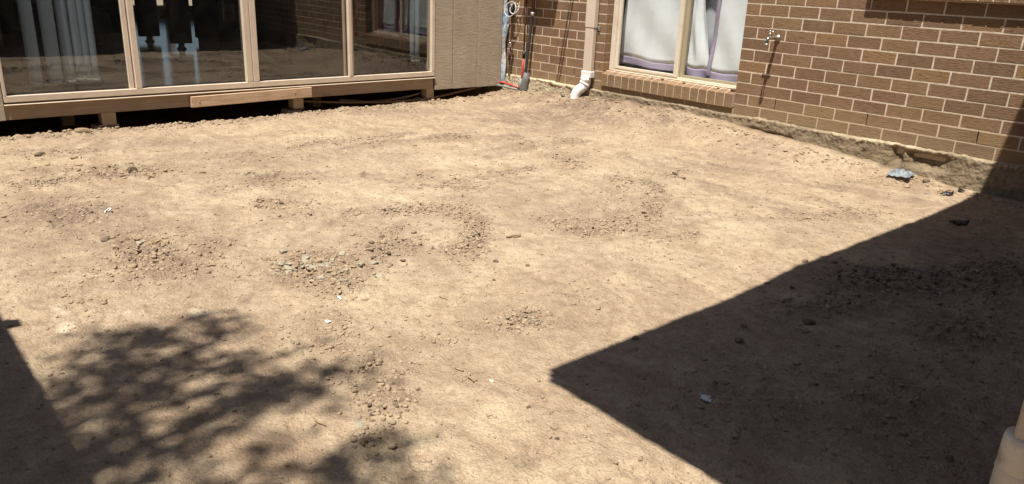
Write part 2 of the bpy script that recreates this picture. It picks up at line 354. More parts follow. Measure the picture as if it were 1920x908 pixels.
# machine tracks: curved ruts, photo pixels along the rut
TRK = [[(1040, 412), (1120, 402), (1165, 382), (1170, 358), (1130, 345)], [(1085, 445), (1180, 440), (1240, 405), (1250, 365), (1225, 330)], [(600, 300), (700, 272), (830, 262), (960, 258)], [(640, 420), (700, 398), (790, 380), (870, 378)], [(400, 360), (480, 345), (600, 330), (720, 322)], [(1250, 420), (1350, 405), (1480, 400)], [(700, 440), (760, 405), (840, 400), (893, 430), (880, 470), (840, 500)], [(1010, 425), (1110, 430), (1190, 408), (1225, 375), (1205, 345), (1150, 335)], [(820, 300), (900, 290), (1000, 270), (1090, 262)],
       [(700, 330), (800, 345), (900, 350), (1000, 335)], [(1060, 395), (1130, 380), (1170, 350)], [(1100, 440), (1160, 420), (1200, 390)], [(1250, 300), (1400, 320), (1560, 350), (1700, 372)], [(1180, 290), (1330, 350), (1480, 390), (1600, 410)]]
TRKP = [np.array([[p.x, p.y] for p in curve([(*gpt(*q)[:2], 0) for q in t], 10)]) for t in TRK]
LINES = [[(650, 398), (760, 398), (850, 396), (895, 428), (885, 462), (850, 482)], [(1065, 440), (1150, 434), (1210, 408), (1236, 378), (1222, 348), (1150, 335)], [(840, 342), (930, 330), (992, 318)], [(550, 278), (680, 262), (765, 250)], [(1040, 292), (1090, 312)], [(1030, 258), (1090, 268)], [(1190, 320), (1285, 335)], [(800, 262), (880, 250)], [(1020, 418), (1090, 416), (1180, 418)], [(1215, 450), (1300, 440)], [(760, 352), (900, 352)], [(60, 347), (130, 338), (250, 327)], [(1480, 405), (1600, 398)], [(1530, 372), (1640, 405)]]
LINP = [np.array([[p.x, p.y] for p in curve([(*gpt(*q)[:2], 0) for q in t], 14)]) for t in LINES]
BOOT = [(*gpt(px, py)[:2], r_) for px, py, r_ in [(1185, 888, .042), (1215, 893, .045), (795, 872, .045), (650, 612, .040), (735, 640, .04), (1010, 855, .04), (560, 800, .04), (1290, 890, .04)]]
def ground_h(x, y, full=False):
    wob = fbm(x, y, 3, 5.0, 3.1)*.55
    rub = mask(E_R, x, y, wob); moi = mask(E_M, x, y, wob); pal = mask(E_P, x, y, wob)
    wz = np.interp(x, WALLX, WALLZ)
    d = np.clip(-y, 0, 9)
    wdth = np.interp(x, [-3, -1.5, 0, 1.2], [.55, .8, .5, .3])
    hgt = wz*(1-sstep(.03, 1, d/wdth))
    hgt = hgt + .020*fbm(x, y, 3, .9, 0.5) + .009*fbm(x, y, 3, 3.4, 8.2)
    # scraped, streaky surface
    wx = x+.35*fbm(x, y, 2, .8, 31.); wy = y+.35*fbm(x, y, 2, .8, 47.); st = fbm(wx, wy*2.4, 4, 3.6, 2.7); hgt = hgt + .0045*st
    hgt = hgt + .0050*fbm(x, y, 3, 14, 4.4) + .0030*fbm(x, y, 3, 38, 5.5, .65)
    ch = fbm(x, y, 3, 26, 7.7); ck = fbm(x, y, 2, 52, 1.2)
    hgt = hgt + rub*(.005 + .034*np.maximum(0, ch+.02)**1.0 + .016*np.maximum(0, ck)) + (1-rub)*.010*np.maximum(0, fbm(x, y, 3, 30, 3.9, .65)-.22)
    for P in TRKP:
        D = np.full(x.shape, 9.0)
        lo = P.min(0)-.3; hi = P.max(0)+.3; sel = (x > lo[0]) & (x < hi[0]) & (y > lo[1]) & (y < hi[1])
        if not sel.any(): continue
        xs_, ys_ = x[sel], y[sel]; dd = np.full(xs_.shape, 9.0)
        for q in P: dd = np.minimum(dd, np.hypot(xs_-q[0], ys_-q[1]))
        hgt[sel] += -.006*np.exp(-(dd/.06)**2) + .020*np.exp(-((dd-.06)/.03)**2)*np.clip(.25+1.3*fbm(xs_, ys_, 3, 6, 2.2), 0, 1)*np.maximum(.2, fbm(xs_, ys_, 2, 30, 4.)+.5)
        lump = np.clip(.35+1.6*fbm(xs_, ys_, 3, 6, 2.2), 0, 1)
        moi[sel] = np.maximum(moi[sel], .75*np.exp(-((dd-.06)/.035)**2)*lump)
        pal[sel] = np.maximum(pal[sel], .28*np.exp(-((dd-.18)/.08)**2))
        rub[sel] = np.maximum(rub[sel], .8*np.exp(-((dd-.06)/.05)**2)*np.clip(.3+1.3*fbm(xs_, ys_, 2, 5, 12.), 0, 1))
    for P in LINP:
        lo = P.min(0)-.2; hi = P.max(0)+.2; sel = (x > lo[0]) & (x < hi[0]) & (y > lo[1]) & (y < hi[1])
        if not sel.any(): continue
        xs_, ys_ = x[sel], y[sel]; dd = np.full(xs_.shape, 9.0)
        for q in P: dd = np.minimum(dd, np.hypot(xs_-q[0], ys_-q[1]))
        dd = np.abs(dd+.03*fbm(xs_, ys_, 2, 8, 3.3)); br_ = np.clip(.55+1.1*fbm(xs_, ys_, 2, 4, 6.1), 0, 1); g_ = np.exp(-(dd/.05)**2)*br_
        rub[sel] = np.maximum(rub[sel], .95*g_); moi[sel] = np.maximum(moi[sel], .6*g_)
        hgt[sel] += g_*(.004+.022*np.maximum(0, fbm(xs_, ys_, 3, 30, 8.1)))
    for (bx0, by0, br0) in BOOT:
        dd = np.hypot((x-bx0), (y-by0)*1.15); hgt = hgt - .007*(1-sstep(br0*.8, br0, dd)) + .006*np.exp(-((dd-br0*1.12)/.008)**2) + .004*np.exp(-((dd-br0*.5)/.006)**2)
    # soil edge along the sunroom: crumbly crest, then the void under the floor
    e = x + 3.03 + .045*fbm(y, y*0, 3, 4, 1.3) + .02*fbm(x, y, 2, 18, 2.9)
    crest = np.exp(-((e-.04)/.09)**2)*(y > -5.2)
    hgt = hgt + crest*(.012+.02*np.maximum(0, fbm(x, y, 3, 16, 9.9)))
    rub = np.maximum(rub, crest*.7)
    und = (1-sstep(-.16, .0, e))*(y > -7)*(1-sstep(-.12, .05, y))
    hgt = hgt - und*.22
    bank = (1-sstep(.0, .12, d+.05*fbm(x, y, 3, 9, 6.6)))*(x > -3.1)
    far = sstep(7, 10, np.hypot(x, y+2.5)); hgt = hgt*(1-far)
    return (hgt, rub*(1-und), moi, pal, bank) if full else hgt
def axis(lo, hi, step, olo, ohi):
    f = list(np.arange(lo, hi+1e-6, step)); s = step; a = lo; pre = []
    while a > olo: s *= 1.6; a -= s; pre.append(a)
    s = step; a = hi; post = []
    while a < ohi: s *= 1.6; a += s; post.append(a)
    return np.array(pre[::-1]+f+post)
gx = axis(-3.45, 2.95, .0078, -70, 70); gy = axis(-5.45, .03, .0078, -70, 70)
X, Y = np.meshgrid(gx, gy, indexing='ij')
H, RB, MO, PA, BK = ground_h(X.ravel(), Y.ravel(), True)
H = np.where(Y.ravel() > .25, np.minimum(H, 0)-.05*(np.hypot(X.ravel(), Y.ravel()) < 12), H)
nx, ny = len(gx), len(gy)
V = np.stack([X.ravel(), Y.ravel(), H], 1).astype(np.float32)
idx = np.arange(nx*ny).reshape(nx, ny)
Q = np.stack([idx[:-1, :-1], idx[1:, :-1], idx[1:, 1:], idx[:-1, 1:]], -1).reshape(-1, 4)
def grid_mesh(name, V, Q):
    me = bpy.data.meshes.new(name); me.vertices.add(len(V)); me.vertices.foreach_set('co', V.astype(np.float32).ravel())
    k = Q.shape[1]; me.loops.add(Q.size); me.loops.foreach_set('vertex_index', Q.astype(np.int32).ravel())
    me.polygons.add(len(Q)); me.polygons.foreach_set('loop_start', (np.arange(len(Q))*k).astype(np.int32)); me.polygons.foreach_set('loop_total', np.full(len(Q), k, np.int32))
    me.update(calc_edges=True); me.validate(); return me
me = grid_mesh('ground', V, Q); me.polygons.foreach_set('use_smooth', np.ones(len(Q), bool))
for nme, arr in (('rubble', RB), ('moist', MO), ('pale', PA), ('bank', BK)):
    me.attributes.new(nme, 'FLOAT', 'POINT').data.foreach_set('value', arr.astype(np.float32))
ground = tag(link('ground', me, M_SOIL), kind='structure')
def gz(x, y): return float(ground_h(np.array([float(x)]), np.array([float(y)]))[0])

# ------------------------------------------------------------------ brick wall
B, C = .24, .086; Z0 = .30
XL, XR, ZT = -3.62, 4.39, 2.70
WIN = (-1.80, -.36, .362, 2.10); WIN2 = (.60, 2.04, 1.275, 2.35)
wall = empty('brick_wall', (-.3, .05, .2)); tag(wall, 'brown brick house wall with cream mortar joints beside the dirt yard', 'wall')
brick_cache = {}
def brick_mesh(L, H_, D, key):
    key = (round(L, 3), round(H_, 3), round(D, 3), key)
    if key not in brick_cache:
        bm = bmesh.new(); bx(bm, -L/2, L/2, 0, D, -H_/2, H_/2, .0022)
        for v in bm.verts: v.co += Vector((random.uniform(-.0012, .0012), random.uniform(-.0006, .0008), random.uniform(-.001, .001)))
        me = mesh_of(bm, 'brick'); me.materials.append(M_BRICK); brick_cache[key] = me
    return brick_cache[key]
far_bm = bmesh.new()
breaks_x = {XL, XR}; breaks_z = {.2, ZT}
for W in (WIN, WIN2): breaks_x |= {W[0], W[1]}; breaks_z |= {W[2], W[3]}
def in_win(x0, x1, z0, z1):
    for W in (WIN, WIN2):
        if z1 > W[2]-.12 and z0 < W[3]:
            if abs(x1-W[0]) < .008: x1 = W[0]
            if abs(x0-W[1]) < .008: x0 = W[1]
    segs = [(x0, x1)]
    for W in (WIN, WIN2):
        if z1 > W[2]-.004+(0 if W is WIN2 else 0) and z0 < W[3]:
            o = []
            for a, b in segs:
                if b <= W[0] or a >= W[1]: o.append((a, b)); continue
                if a < W[0]-.03: o.append((a, W[0]))
                if b > W[1]+.03: o.append((W[1], b))
            segs = o
    return segs
nb = 0
for k in range(-1, 28):
    z0 = Z0+C*k+.0042; z1 = Z0+C*(k+1)-.0042
    if z1 > ZT: break
    off = 0 if k % 2 == 0 else .5
    for i in range(-16, 19):
        x0 = (i+off)*B+.0044; x1 = (i+1+off)*B-.0044
        if x0 < XL or x1 > XR: continue
        zt = z1
        segs = in_win(x0, x1, z0, z1)
        if k in (-1, 0):                       # behind the lower window's sill bricks
            segs2 = []
            for a, b in segs:
                if b <= -1.80 or a >= -.36: segs2.append((a, b, z1)); continue
                if a < -1.83: segs2.append((a, -1.80, z1))
                if b > -.33: segs2.append((-.36, b, z1))
                if k == -1: segs2.append((max(a, -1.80), min(b, -.36), .258))
            segs = segs2
        elif k in (10, 11):                    # behind the upper sill
            segs2 = []
            for a, b in segs:
                if b <= .60 or a >= 2.04: segs2.append((a, b, z1)); continue
                if a < .57: segs2.append((a, .60, z1))
                if b > 2.07: segs2.append((2.04, b, z1))
            segs = segs2 if k == 11 or z1 > 1.17 else [(a, b, z1) for a, b in segs]
        else: segs = [(a, b, z1) for a, b in segs]
        for a, b, t in segs:
            if b-a < .03 or t-z0 < .015: continue
            if k <= 10 and a < 2.2 and b > -3.35:
                o = link('brick', brick_mesh(b-a, t-z0, .105, nb % 5), None, wall)
                o.location = ((a+b)/2, random.uniform(-.0007, .0007), (z0+t)/2)
                nb += 1
            else: bx(far_bm, a, b, 0, .105, z0, t)
o = link('upper_bricks', mesh_of(far_bm, 'upper_bricks'), M_BRICK, wall); tag(o, kind='stuff')
# mortar bed, with the openings and the weep holes left open
holes = [WIN, WIN2, (-1.80, -.36, .26, .37), (.60, 2.04, 1.165, 1.28)]
for u in (-9, 0, 3, 6): holes.append((u*B-.005, u*B+.005, Z0+.003, Z0+C-.004))
bxs = sorted({XL, XR} | {h[0] for h in holes} | {h[1] for h in holes}); bzs = sorted({.15, ZT} | {h[2] for h in holes} | {h[3] for h in holes})
bm = bmesh.new(); MY = .0016
def quad(bm, *p): bm.faces.new([bm.verts.new(q) for q in p])
for xa, xb in zip(bxs, bxs[1:]):
    for za, zb in zip(bzs, bzs[1:]):
        xm, zm = (xa+xb)/2, (za+zb)/2
        if any(h[0] < xm < h[1] and h[2] < zm < h[3] for h in holes): continue
        quad(bm, (xa, MY, za), (xb, MY, za), (xb, MY, zb), (xa, MY, zb))
for h in holes:
    dp = .108
    quad(bm, (h[0]-.0016*(h[1]-h[0] > .1), MY, h[2]), (h[0]-.0016*(h[1]-h[0] > .1), dp, h[2]), (h[0]-.0016*(h[1]-h[0] > .1), dp, h[3]), (h[0]-.0016*(h[1]-h[0] > .1), MY, h[3]))
    quad(bm, (h[1]+.0016*(h[1]-h[0] > .1), MY, h[2]), (h[1]+.0016*(h[1]-h[0] > .1), dp, h[2]), (h[1]+.0016*(h[1]-h[0] > .1), dp, h[3]), (h[1]+.0016*(h[1]-h[0] > .1), MY, h[3]))
    quad(bm, (h[0], MY, h[3]), (h[1], MY, h[3]), (h[1], dp, h[3]), (h[0], dp, h[3]))
link('mortar', mesh_of(bm, 'mortar'), M_MORTAR, wall)
# inner leaf behind the bricks (openings left open)
bm = bmesh.new()
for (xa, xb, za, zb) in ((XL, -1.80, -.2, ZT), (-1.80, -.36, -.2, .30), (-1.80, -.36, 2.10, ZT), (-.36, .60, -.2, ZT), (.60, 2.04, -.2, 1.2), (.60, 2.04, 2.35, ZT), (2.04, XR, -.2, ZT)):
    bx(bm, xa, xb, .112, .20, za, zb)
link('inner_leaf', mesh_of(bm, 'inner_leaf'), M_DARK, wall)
def sill_row(x0, x1, ztop, zbot, n, proj):
    wd = (x1-x0)/n; tops = .036
    for i in range(n):
        bm = bmesh.new(); a = x0+i*wd+.004; b = x0+(i+1)*wd-.004; j = random.uniform(-.002, .002)
        P = [(-proj+j, zbot), (-proj+j, ztop), (.10, ztop+tops), (.10, zbot+tops)]
        fa = [bm.verts.new((a, y, z)) for y, z in P]; fb = [bm.verts.new((b, y, z)) for y, z in P]
        bm.faces.new(fa); bm.faces.new(fb[::-1])
        for q in range(4): bm.faces.new((fa[q], fb[q], fb[(q+1) % 4], fa[(q+1) % 4]))
        bmesh.ops.recalc_face_normals(bm, faces=bm.faces); bmesh.ops.bevel(bm, geom=bm.edges[:], offset=.002, segments=1, affect='EDGES')
        o = link('sill_brick', mesh_of(bm, 'sill_brick'), M_BRICK, wall)
    bm = bmesh.new(); P = [(-proj+.003, zbot+.003), (-proj+.003, ztop-.0025), (.098, ztop+tops-.0025), (.098, zbot+tops)]
    fa = [bm.verts.new((x0+.003, y, z)) for y, z in P]; fb = [bm.verts.new((x1-.003, y, z)) for y, z in P]
    bm.faces.new(fa); bm.faces.new(fb[::-1])
    for q in range(4): bm.faces.new((fa[q], fb[q], fb[(q+1) % 4], fa[(q+1) % 4]))
    bmesh.ops.recalc_face_normals(bm, faces=bm.faces)
    link('sill_mortar', mesh_of(bm, 'sill_mortar'), M_MORTAR, wall)
sill_row(-1.795, -.362, .372, .262, 17, .022)
sill_row(.585, 2.055, 1.275, 1.165, 17, .052)
# footing: rough slab edge under the first course, with a crust of dropped mortar
n1, n2 = 1500, 44
uu = np.linspace(-3.4, 4.38, n1); tt = np.linspace(0, 1, n2)
U, T = np.meshgrid(uu, tt, indexing='ij'); U = U.ravel(); T = T.ravel()
ztop = .217 + .012*fbm(U, U*0, 4, 6, 2.0) + .006*fbm(U, U*0, 3, 28, 3.0)
Zf = ztop + (-.12-ztop)*T
hole = np.exp(-(((U-1.19)/.13)**4)) * (sstep(.05, .16, T)*(1-sstep(.32, .42, T+.06*fbm(U, T, 2, 14, 4.))))
gap = np.exp(-(((U-.99)/.035)**4))*sstep(.0, .1, T)*(1-sstep(.3, .5, T))
Yf = -.024 - .05*T - .007*fbm(U, Zf*1.6, 5, 7, 1.1, .6) - .009*np.maximum(0, fbm(U, Zf*1.5, 3, 24, 6.3)) - .006*fbm(U, Zf, 3, 50, 2.3, .6) + .05*hole + .045*gap
undercut = np.exp(-(((U+.02)/.22)**4))*np.exp(-((T-.36)/.08)**2); Yf = Yf + .05*undercut
cr = (1-sstep(.03, .11, T+.05*fbm(U, U*0, 3, 9, 5.1))); amt = np.interp(U, [-3.2, -2.9, -2, -1.7, -.4, .1, .4, .9, 1.4, 1.8], [.4, .8, .7, .15, .15, .35, .8, .9, .5, .15])*np.clip(.75+1.3*fbm(U, U*0, 3, 5, 7.3), .1, 1.1)
Yf = Yf - cr*(.010+.016*np.maximum(0, fbm(U, U*0, 3, 22, 8.8)))*amt
Yf = np.where(T == 0, .012, Yf)
idx = np.arange(n1*n2).reshape(n1, n2); Q = np.stack([idx[:-1, :-1], idx[:-1, 1:], idx[1:, 1:], idx[1:, :-1]], -1).reshape(-1, 4)
me = grid_mesh('footing', np.stack([U, Yf, Zf], 1), Q); me.polygons.foreach_set('use_smooth', np.ones(len(Q), bool))
me.attributes.new('crust', 'FLOAT', 'POINT').data.foreach_set('value', (cr*amt).astype(np.float32))
me.attributes.new('pale', 'FLOAT', 'POINT').data.foreach_set('value', (np.interp(U, [-3.2, -2.9, -2.1, -1.8], [.8, 1, .8, .15])).astype(np.float32))
o = link('footing', me, M_FOOT, wall); o['label'] = 'rough soil stained concrete footing with a mortar crust'
# roof edge over the brick wall
eave = empty('house_eave', (-.3, .1, 2.72)); tag(eave, 'shallow eave and gutter above the brick wall', 'eave')
box('soffit', XL, 1.95, -.25, .3, 2.712, 2.73, M_SOFF, eave); box('fascia', XL, 1.95, -.275, -.252, 2.70, 2.86, M_FRAME, eave); box('roof', XL, 1.95, -.25, 3.2, 2.87, 2.93, M_ROOF, eave)

# ------------------------------------------------------------------ curtained window in the brick wall
win = empty('sliding_window', (-1.08, .1, .38)); tag(win, 'cream aluminium two panel sliding window set in the brick wall', 'window')
x0, x1, zb, zt = -1.797, -.363, .385, 2.10; y0, y1 = .085, .165
bm = bmesh.new(); bx(bm, x0, x0+.052, y0, y1, zb, zt, .002); bx(bm, x1-.03, x1, y0, y1, zb, zt, .002); bx(bm, x0+.052, x1-.03, y0, y1, zt-.05, zt, .002)
link('frame', mesh_of(bm), M_WFRAME, win)
bm = bmesh.new(); bx(bm, x0+.052, x1-.03, y0-.002, y1, zb, zb+.022, .002); bx(bm, x0+.052, x1-.03, y0+.022, y1, zb+.022, zb+.036, .002); bx(bm, x0, x1, y0-.035, y0-.004, zb-.004, zb+.010, .002)
link('track', mesh_of(bm), M_WFRAME, win)
def sash(xa, xb, ya, sw, mat, nm):
    bm = bmesh.new(); z_0 = zb+.037
    bx(bm, xa, xa+sw[0], ya, ya+.026, z_0, zt-.05, .002); bx(bm, xb-sw[1], xb, ya, ya+.026, z_0, zt-.05, .002)
    bx(bm, xa+sw[0], xb-sw[1], ya, ya+.024, z_0, z_0+sw[2], .002)
    s = link('sash', mesh_of(bm), mat, win)
    box('pane', xa+sw[0]-.004, xb-sw[1]+.004, ya+.010, ya+.014, z_0+sw[2]-.004, zt-.055, M_GLASS2, s, 0)
sash(-1.744, -1.022, .100, (.03, .045, .022), M_WFRAME, 'l')
sash(-1.04, -.395, .133, (.055, .026, .022), M_WFRAME2, 'r')
def sheet(name, f, nu, nv, mat, parent=None, thick=.002):
    bm = bmesh.new(); g = [[bm.verts.new(f(i/nu, j/nv)) for j in range(nv+1)] for i in range(nu+1)]
    for i in range(nu):
        for j in range(nv): bm.faces.new((g[i][j], g[i+1][j], g[i+1][j+1], g[i][j+1]))
    o = link(name, mesh_of(bm, name, True), mat, parent)
    md = o.modifiers.new('s', 'SOLIDIFY'); md.thickness = thick; return o
def curtain(label, xl0, xl1, xr0, xr1, zlow, zhem, ybase, amp, fr, ph, trim=None):
    # xl0 / xl1: left edge at the bottom / top
    root = empty('curtain', ((xl0+xr0)/2, ybase, zlow)); tag(root, label, 'curtain', None)
    H_ = 1.15
    def P(u, z):
        t = (z-zlow)/H_; xl = xl0+(xl1-xl0)*min(1, t/.62)**1.0; xr = xr0+(xr1-xr0)*min(1, t/.62)
        x = xl+(xr-xl)*u
        dn = 1-min(1, t*1.2)
        y = ybase + amp*math.sin(u*fr+ph+1.2*t) + amp*.55*math.sin(u*fr*2.3+ph*2-2*t) + .010*math.sin(9*u+14*t+ph)*dn
        return (x, y, z)
    sag = lambda u: -.018*u + .008*math.sin(u*7+ph)
    sheet('fabric', lambda u, v: P(u, zhem+sag(u)+(2.05-zhem-sag(u))*v), 44, 40, M_CURT, root)
    sheet('hem', lambda u, v: P(u, zlow+sag(u)*.6+(zhem+sag(u)-.001-zlow-sag(u)*.6)*v), 44, 6, M_PURP, root)
    if trim is not None:
        def Tm(u, v):
            z = zlow+.02+(2.0-zlow)*v; q = P(trim, z); return (q[0]+(u-.5)*.036, q[1]-.012-.004*math.sin(v*20), z)
        sheet('trim', Tm, 2, 40, M_PURP, root)
    return root
curtain('white curtain with purple hem behind the left sash, its left edge pulled aside', -1.82, -1.775, -1.03, -1.06, .455, .525, .225, .010, 9, .4)
curtain('white curtain with purple hem tucked behind the window mullion, its top swept aside', -1.05, -1.07, -.775, -.93, .43, .515, .225, .012, 6, 1.9)
curtain('white curtain with a vertical purple trim hanging at the wall side of the window', -.79, -.75, -.30, -.30, .41, .505, .215, .012, 5, 3.0, 0.03)
lin = sheet('curtain_lining', lambda u, v: (-1.85+1.6*u, .36+.02*math.sin(u*30),   .35+1.8*v), 60, 4, M_LINING); tag(lin, 'grey lining cloth hanging behind the white curtains', 'curtain')
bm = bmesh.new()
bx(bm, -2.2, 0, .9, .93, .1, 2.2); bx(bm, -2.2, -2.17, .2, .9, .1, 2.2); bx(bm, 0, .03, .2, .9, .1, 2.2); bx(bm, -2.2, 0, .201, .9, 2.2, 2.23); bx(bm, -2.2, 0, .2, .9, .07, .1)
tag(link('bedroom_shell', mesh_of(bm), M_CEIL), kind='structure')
# bits of broken mortar lying on the sill
for i, (px, py, s) in enumerate([(1391-6, 170, .022), (1282, 158, .011), (1242, 151, .013), (1222, 150, .008), (1346, 169, .009)]):
    p = wpt(px, py, .035); bm = bmesh.new(); bmesh.ops.create_icosphere(bm, subdivisions=2, radius=1)
    for v in bm.verts: v.co *= random.uniform(.8, 1.15)
    for v in bm.verts: v.co = Vector((v.co.x*s*1.5, v.co.y*s*.8, v.co.z*s*.6))
    o = link('mortar_lump', mesh_of(bm), M_CLODD); o.location = (min(p[0], -.40), .035, .372+.036*.47+s*.5)
    tag(o, ['long brown mortar lump on the window sill against the wall side reveal', 'small dark mortar crumb on the window sill'][i > 0], 'mortar lump', 'mortar crumbs on the window sill' if i else None)
# second window above the shaded wall
w2 = empty('upper_window', (1.3, .1, 1.3)); tag(w2, 'cream window above the raised brick sill', 'window')
bm = bmesh.new(); bx(bm, .603, .66, .08, .14, 1.315, 2.35); bx(bm, 1.98, 2.037, .08, .14, 1.315, 2.35); bx(bm, .66, 1.98, .08, .14, 1.315, 1.36); bx(bm, .66, 1.98, .08, .14, 2.3, 2.35); bx(bm, 1.3, 1.35, .08, .14, 1.36, 2.3)
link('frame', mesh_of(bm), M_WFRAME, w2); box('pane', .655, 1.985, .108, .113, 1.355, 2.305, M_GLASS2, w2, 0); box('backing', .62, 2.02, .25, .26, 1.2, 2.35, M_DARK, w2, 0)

# ------------------------------------------------------------------ wall fittings
t = empty('garden_tap', (-.06, 0, .82)); tag(t, 'chrome and brass garden tap sticking out of the brick wall', 'tap')
ty = -.075; tz = .838; tx = -.058
tube('spindle_body', [(tx, .004, tz), (tx, -.012, tz), (tx, -.013, tz), (tx, -.05, tz), (tx, -.125, tz)], [.024, .024, .012, .0125, .014], M_BRASS, t, 14)
tube('bonnet', [(tx, -.11, tz), (tx, -.115, tz+.02), (tx, -.12, tz+.04)], [.013, .015, .009], M_BRASS, t, 12)
bm = bmesh.new(); tube_bm(bm, [(tx-.035, -.122, tz+.046), (tx-.012, -.122, tz+.049), (tx+.012, -.122, tz+.049), (tx+.035, -.122, tz+.046)], [.008, .006, .006, .008], 10); tube_bm(bm, [(tx, -.121, tz+.036), (tx, -.122, tz+.056)], .008, 10)
link('handle', mesh_of(bm, 'h', True), M_CHROME, t)
tube('spout', curve([(tx, -.12, tz), (tx, -.137, tz-.004), (tx, -.147, tz-.02), (tx, -.149, tz-.042)], 5), .0125, M_CHROME, t, 12)
tube('hose_collar', [(tx, -.149, tz-.038), (tx, -.149, tz-.062)], .016, M_BRASS, t, 12)

d = empty('downpipe', (-1.945, -.04, .3)); tag(d, 'cream rectangular downpipe with white elbow beside the curtained window', 'downpipe')
box('pipe_lower', -1.998, -1.894, -.064, -.012, .372, .772, M_PIPE, d, .006)
box('pipe_upper', -2.002, -1.890, -.068, -.008, .772, 2.70, M_PIPE, d, .006)
bm = bmesh.new(); bx(bm, -1.889, -1.862, -.012, .0-.001, .748, .79, .002); link('clip', mesh_of(bm), M_STEEL, d)
tube('clip_screw', [(-1.874, -.010, .77), (-1.874, -.018, .77)], .006, M_STEEL, d, 8)
bm = bmesh.new(); bx(bm, -2.006, -1.886, -.073, -.006, .318, .378, .006)
link('adaptor', mesh_of(bm), M_PVC, d)
tube('socket', [(-1.95, -.058, .325), (-1.95, -.058, .275)], .050, M_PVC, d, 20)
tube('elbow', curve([(-1.95, -.058, .29), (-1.95, -.060, .262), (-1.962, -.085, .225), (-1.985, -.12, .19), (-2.0, -.135, .14), (-2.002, -.137, .05)], 6), .0465, M_PVC, d, 20)
tube('elbow_rim', [(-1.953, -.064, .262), (-1.957, -.074, .246)], .0525, M_PVC, d, 20)

# utilities in the corner between the sunroom and the brick wall
u = empty('lagged_pipe', (-2.79, -.06, .08)); tag(u, 'black lagged pipe rising from a flared grey sleeve in the corner', 'pipe')
tube('lagging', curve([(-2.80, -.06, .19), (-2.775, -.06, .45), (-2.745, -.055, .78), (-2.735, -.055, .84)], 6), .0155, M_LAG, u, 12)
tube('upper_pipe', [(-2.735, -.055, .83), (-2.722, -.055, 1.05), (-2.71, -.055, 2.2)], .0175, M_RUST, u, 12)
tube('joint_collar', [(-2.7365, -.055, .825), (-2.7345, -.055, .865)], .021, M_STEEL, u, 12)
tube('sleeve', [(-2.775, -.06, .265), (-2.79, -.064, .18), (-2.80, -.066, .10), (-2.80, -.066, .06)], [.030, .037, .043, .043], M_SLEEVE, u, 16)
u = empty('red_conduit', (-2.83, -.06, .1)); tag(u, 'thin upright red conduit with a dark rusty top beside the lagged pipe', 'conduit')
tube('red_pipe', [(-2.85, -.062, .09), (-2.842, -.06, .25), (-2.835, -.058, .42)], .0125, M_RED, u, 12)
tube('coupling', [(-2.835, -.058, .41), (-2.833, -.058, .475)], .0165, M_BLACK, u, 12)
tube('upper_pipe', [(-2.833, -.058, .46), (-2.838, -.056, .80), (-2.838, -.056, .98)], .0085, M_RUST, u, 10)
tube('top_fitting', [(-2.838, -.056, .95), (-2.838, -.056, 1.04)], .016, M_RUST, u, 10)
tube('boot', [(-2.86, -.066, .06), (-2.852, -.064, .20)], [.028, .024], M_GCON, u, 12)
tube('ground_run', curve([(-2.86, -.085, .105), (-3.0, -.075, .115), (-3.12, -.09, .128), (-3.4, -.12, .125)], 6), .012, M_RED, u, 10)
u = tube('grey_conduit', curve([(-2.86, -.11, .088), (-3.0, -.11, .092), (-3.13, -.12, .095), (-3.45, -.16, .08)], 6), .011, M_GCON); tag(u, 'grey conduit running along the dirt under the cladding', 'conduit')
u = empty('cable_coil', (-3.02, -.08, .86)); tag(u, 'loops of loose white cable hanging in the sunroom corner', 'cable')
def loop(cx, cy, cz, r, ry, n=26, turns=1.0, ph=0):
    return [(cx+r*math.cos(ph+2*math.pi*turns*k/n), cy+ry*math.sin(ph+2*math.pi*turns*k/n+.5)*.4, cz+r*math.sin(ph+2*math.pi*turns*k/n)*1.0) for k in range(n+1)]
tube('loop', loop(-2.995, -.07, .885, .052, .05), .0042, M_CABLE, u, 7); tube('loop', loop(-3.04, -.085, .875, .072, .05, ph=1), .0042, M_CABLE, u, 7)
tube('tail', curve([(-3.03, -.07, .96), (-3.06, -.07, 1.03), (-3.09, -.06, 1.12)], 5), .0042, M_CABLE, u, 7); tube('tail', curve([(-2.98, -.07, .935), (-2.93, -.06, .97), (-2.89, -.06, 1.04)], 5), .0042, M_RUST, u, 7)
tube('junction', [(-3.06, -.05, .80), (-3.06, -.05, .93)], [.03, .035], M_BLACK, u, 10)
u = empty('gas_riser', (-3.05, -.05, .3)); tag(u, 'slim brown riser with a small silver valve in the sunroom corner', 'pipe')
tube('riser', curve([(-3.07, -.045, .20), (-3.06, -.045, .50), (-3.055, -.045, .80)], 5), .008, M_RUST, u, 8)
tube('valve', [(-3.045, -.06, .50), (-3.04, -.065, .545)], [.016, .02], M_CHROME, u, 12); tube('valve_body', [(-3.065, -.05, .36), (-3.06, -.05, .47)], [.014, .019], M_RUST, u, 10)
# board on the wall above the picture and an unseen bracket added to cast shadow bands
mb = empty('meter_box', (-2.62, -.1, 1.45)); tag(mb, 'grey meter box fixed on the brick wall above the corner pipes', 'meter box')
box('case', -2.82, -2.365, -.256, -.003, 1.45, 2.1, M_GCON, mb, .006); box('door', -2.80, -2.385, -.268, -.2575, 1.47, 2.08, M_GCON, mb, .004)
br = empty('shadow_bracket', (-2.17, -.1, 1.75)); tag(br, 'unseen twin rod bracket added above the downpipe to cast a double shadow', 'bracket')
for dx in (0, .033): tube('rod', [(-2.165+dx, .0, 1.66), (-2.165+dx, -.52, 1.66)], .009, M_STEEL, br, 8)
box('plate', -2.19, -2.11, -.008, -.001, 1.60, 1.72, M_STEEL, br)

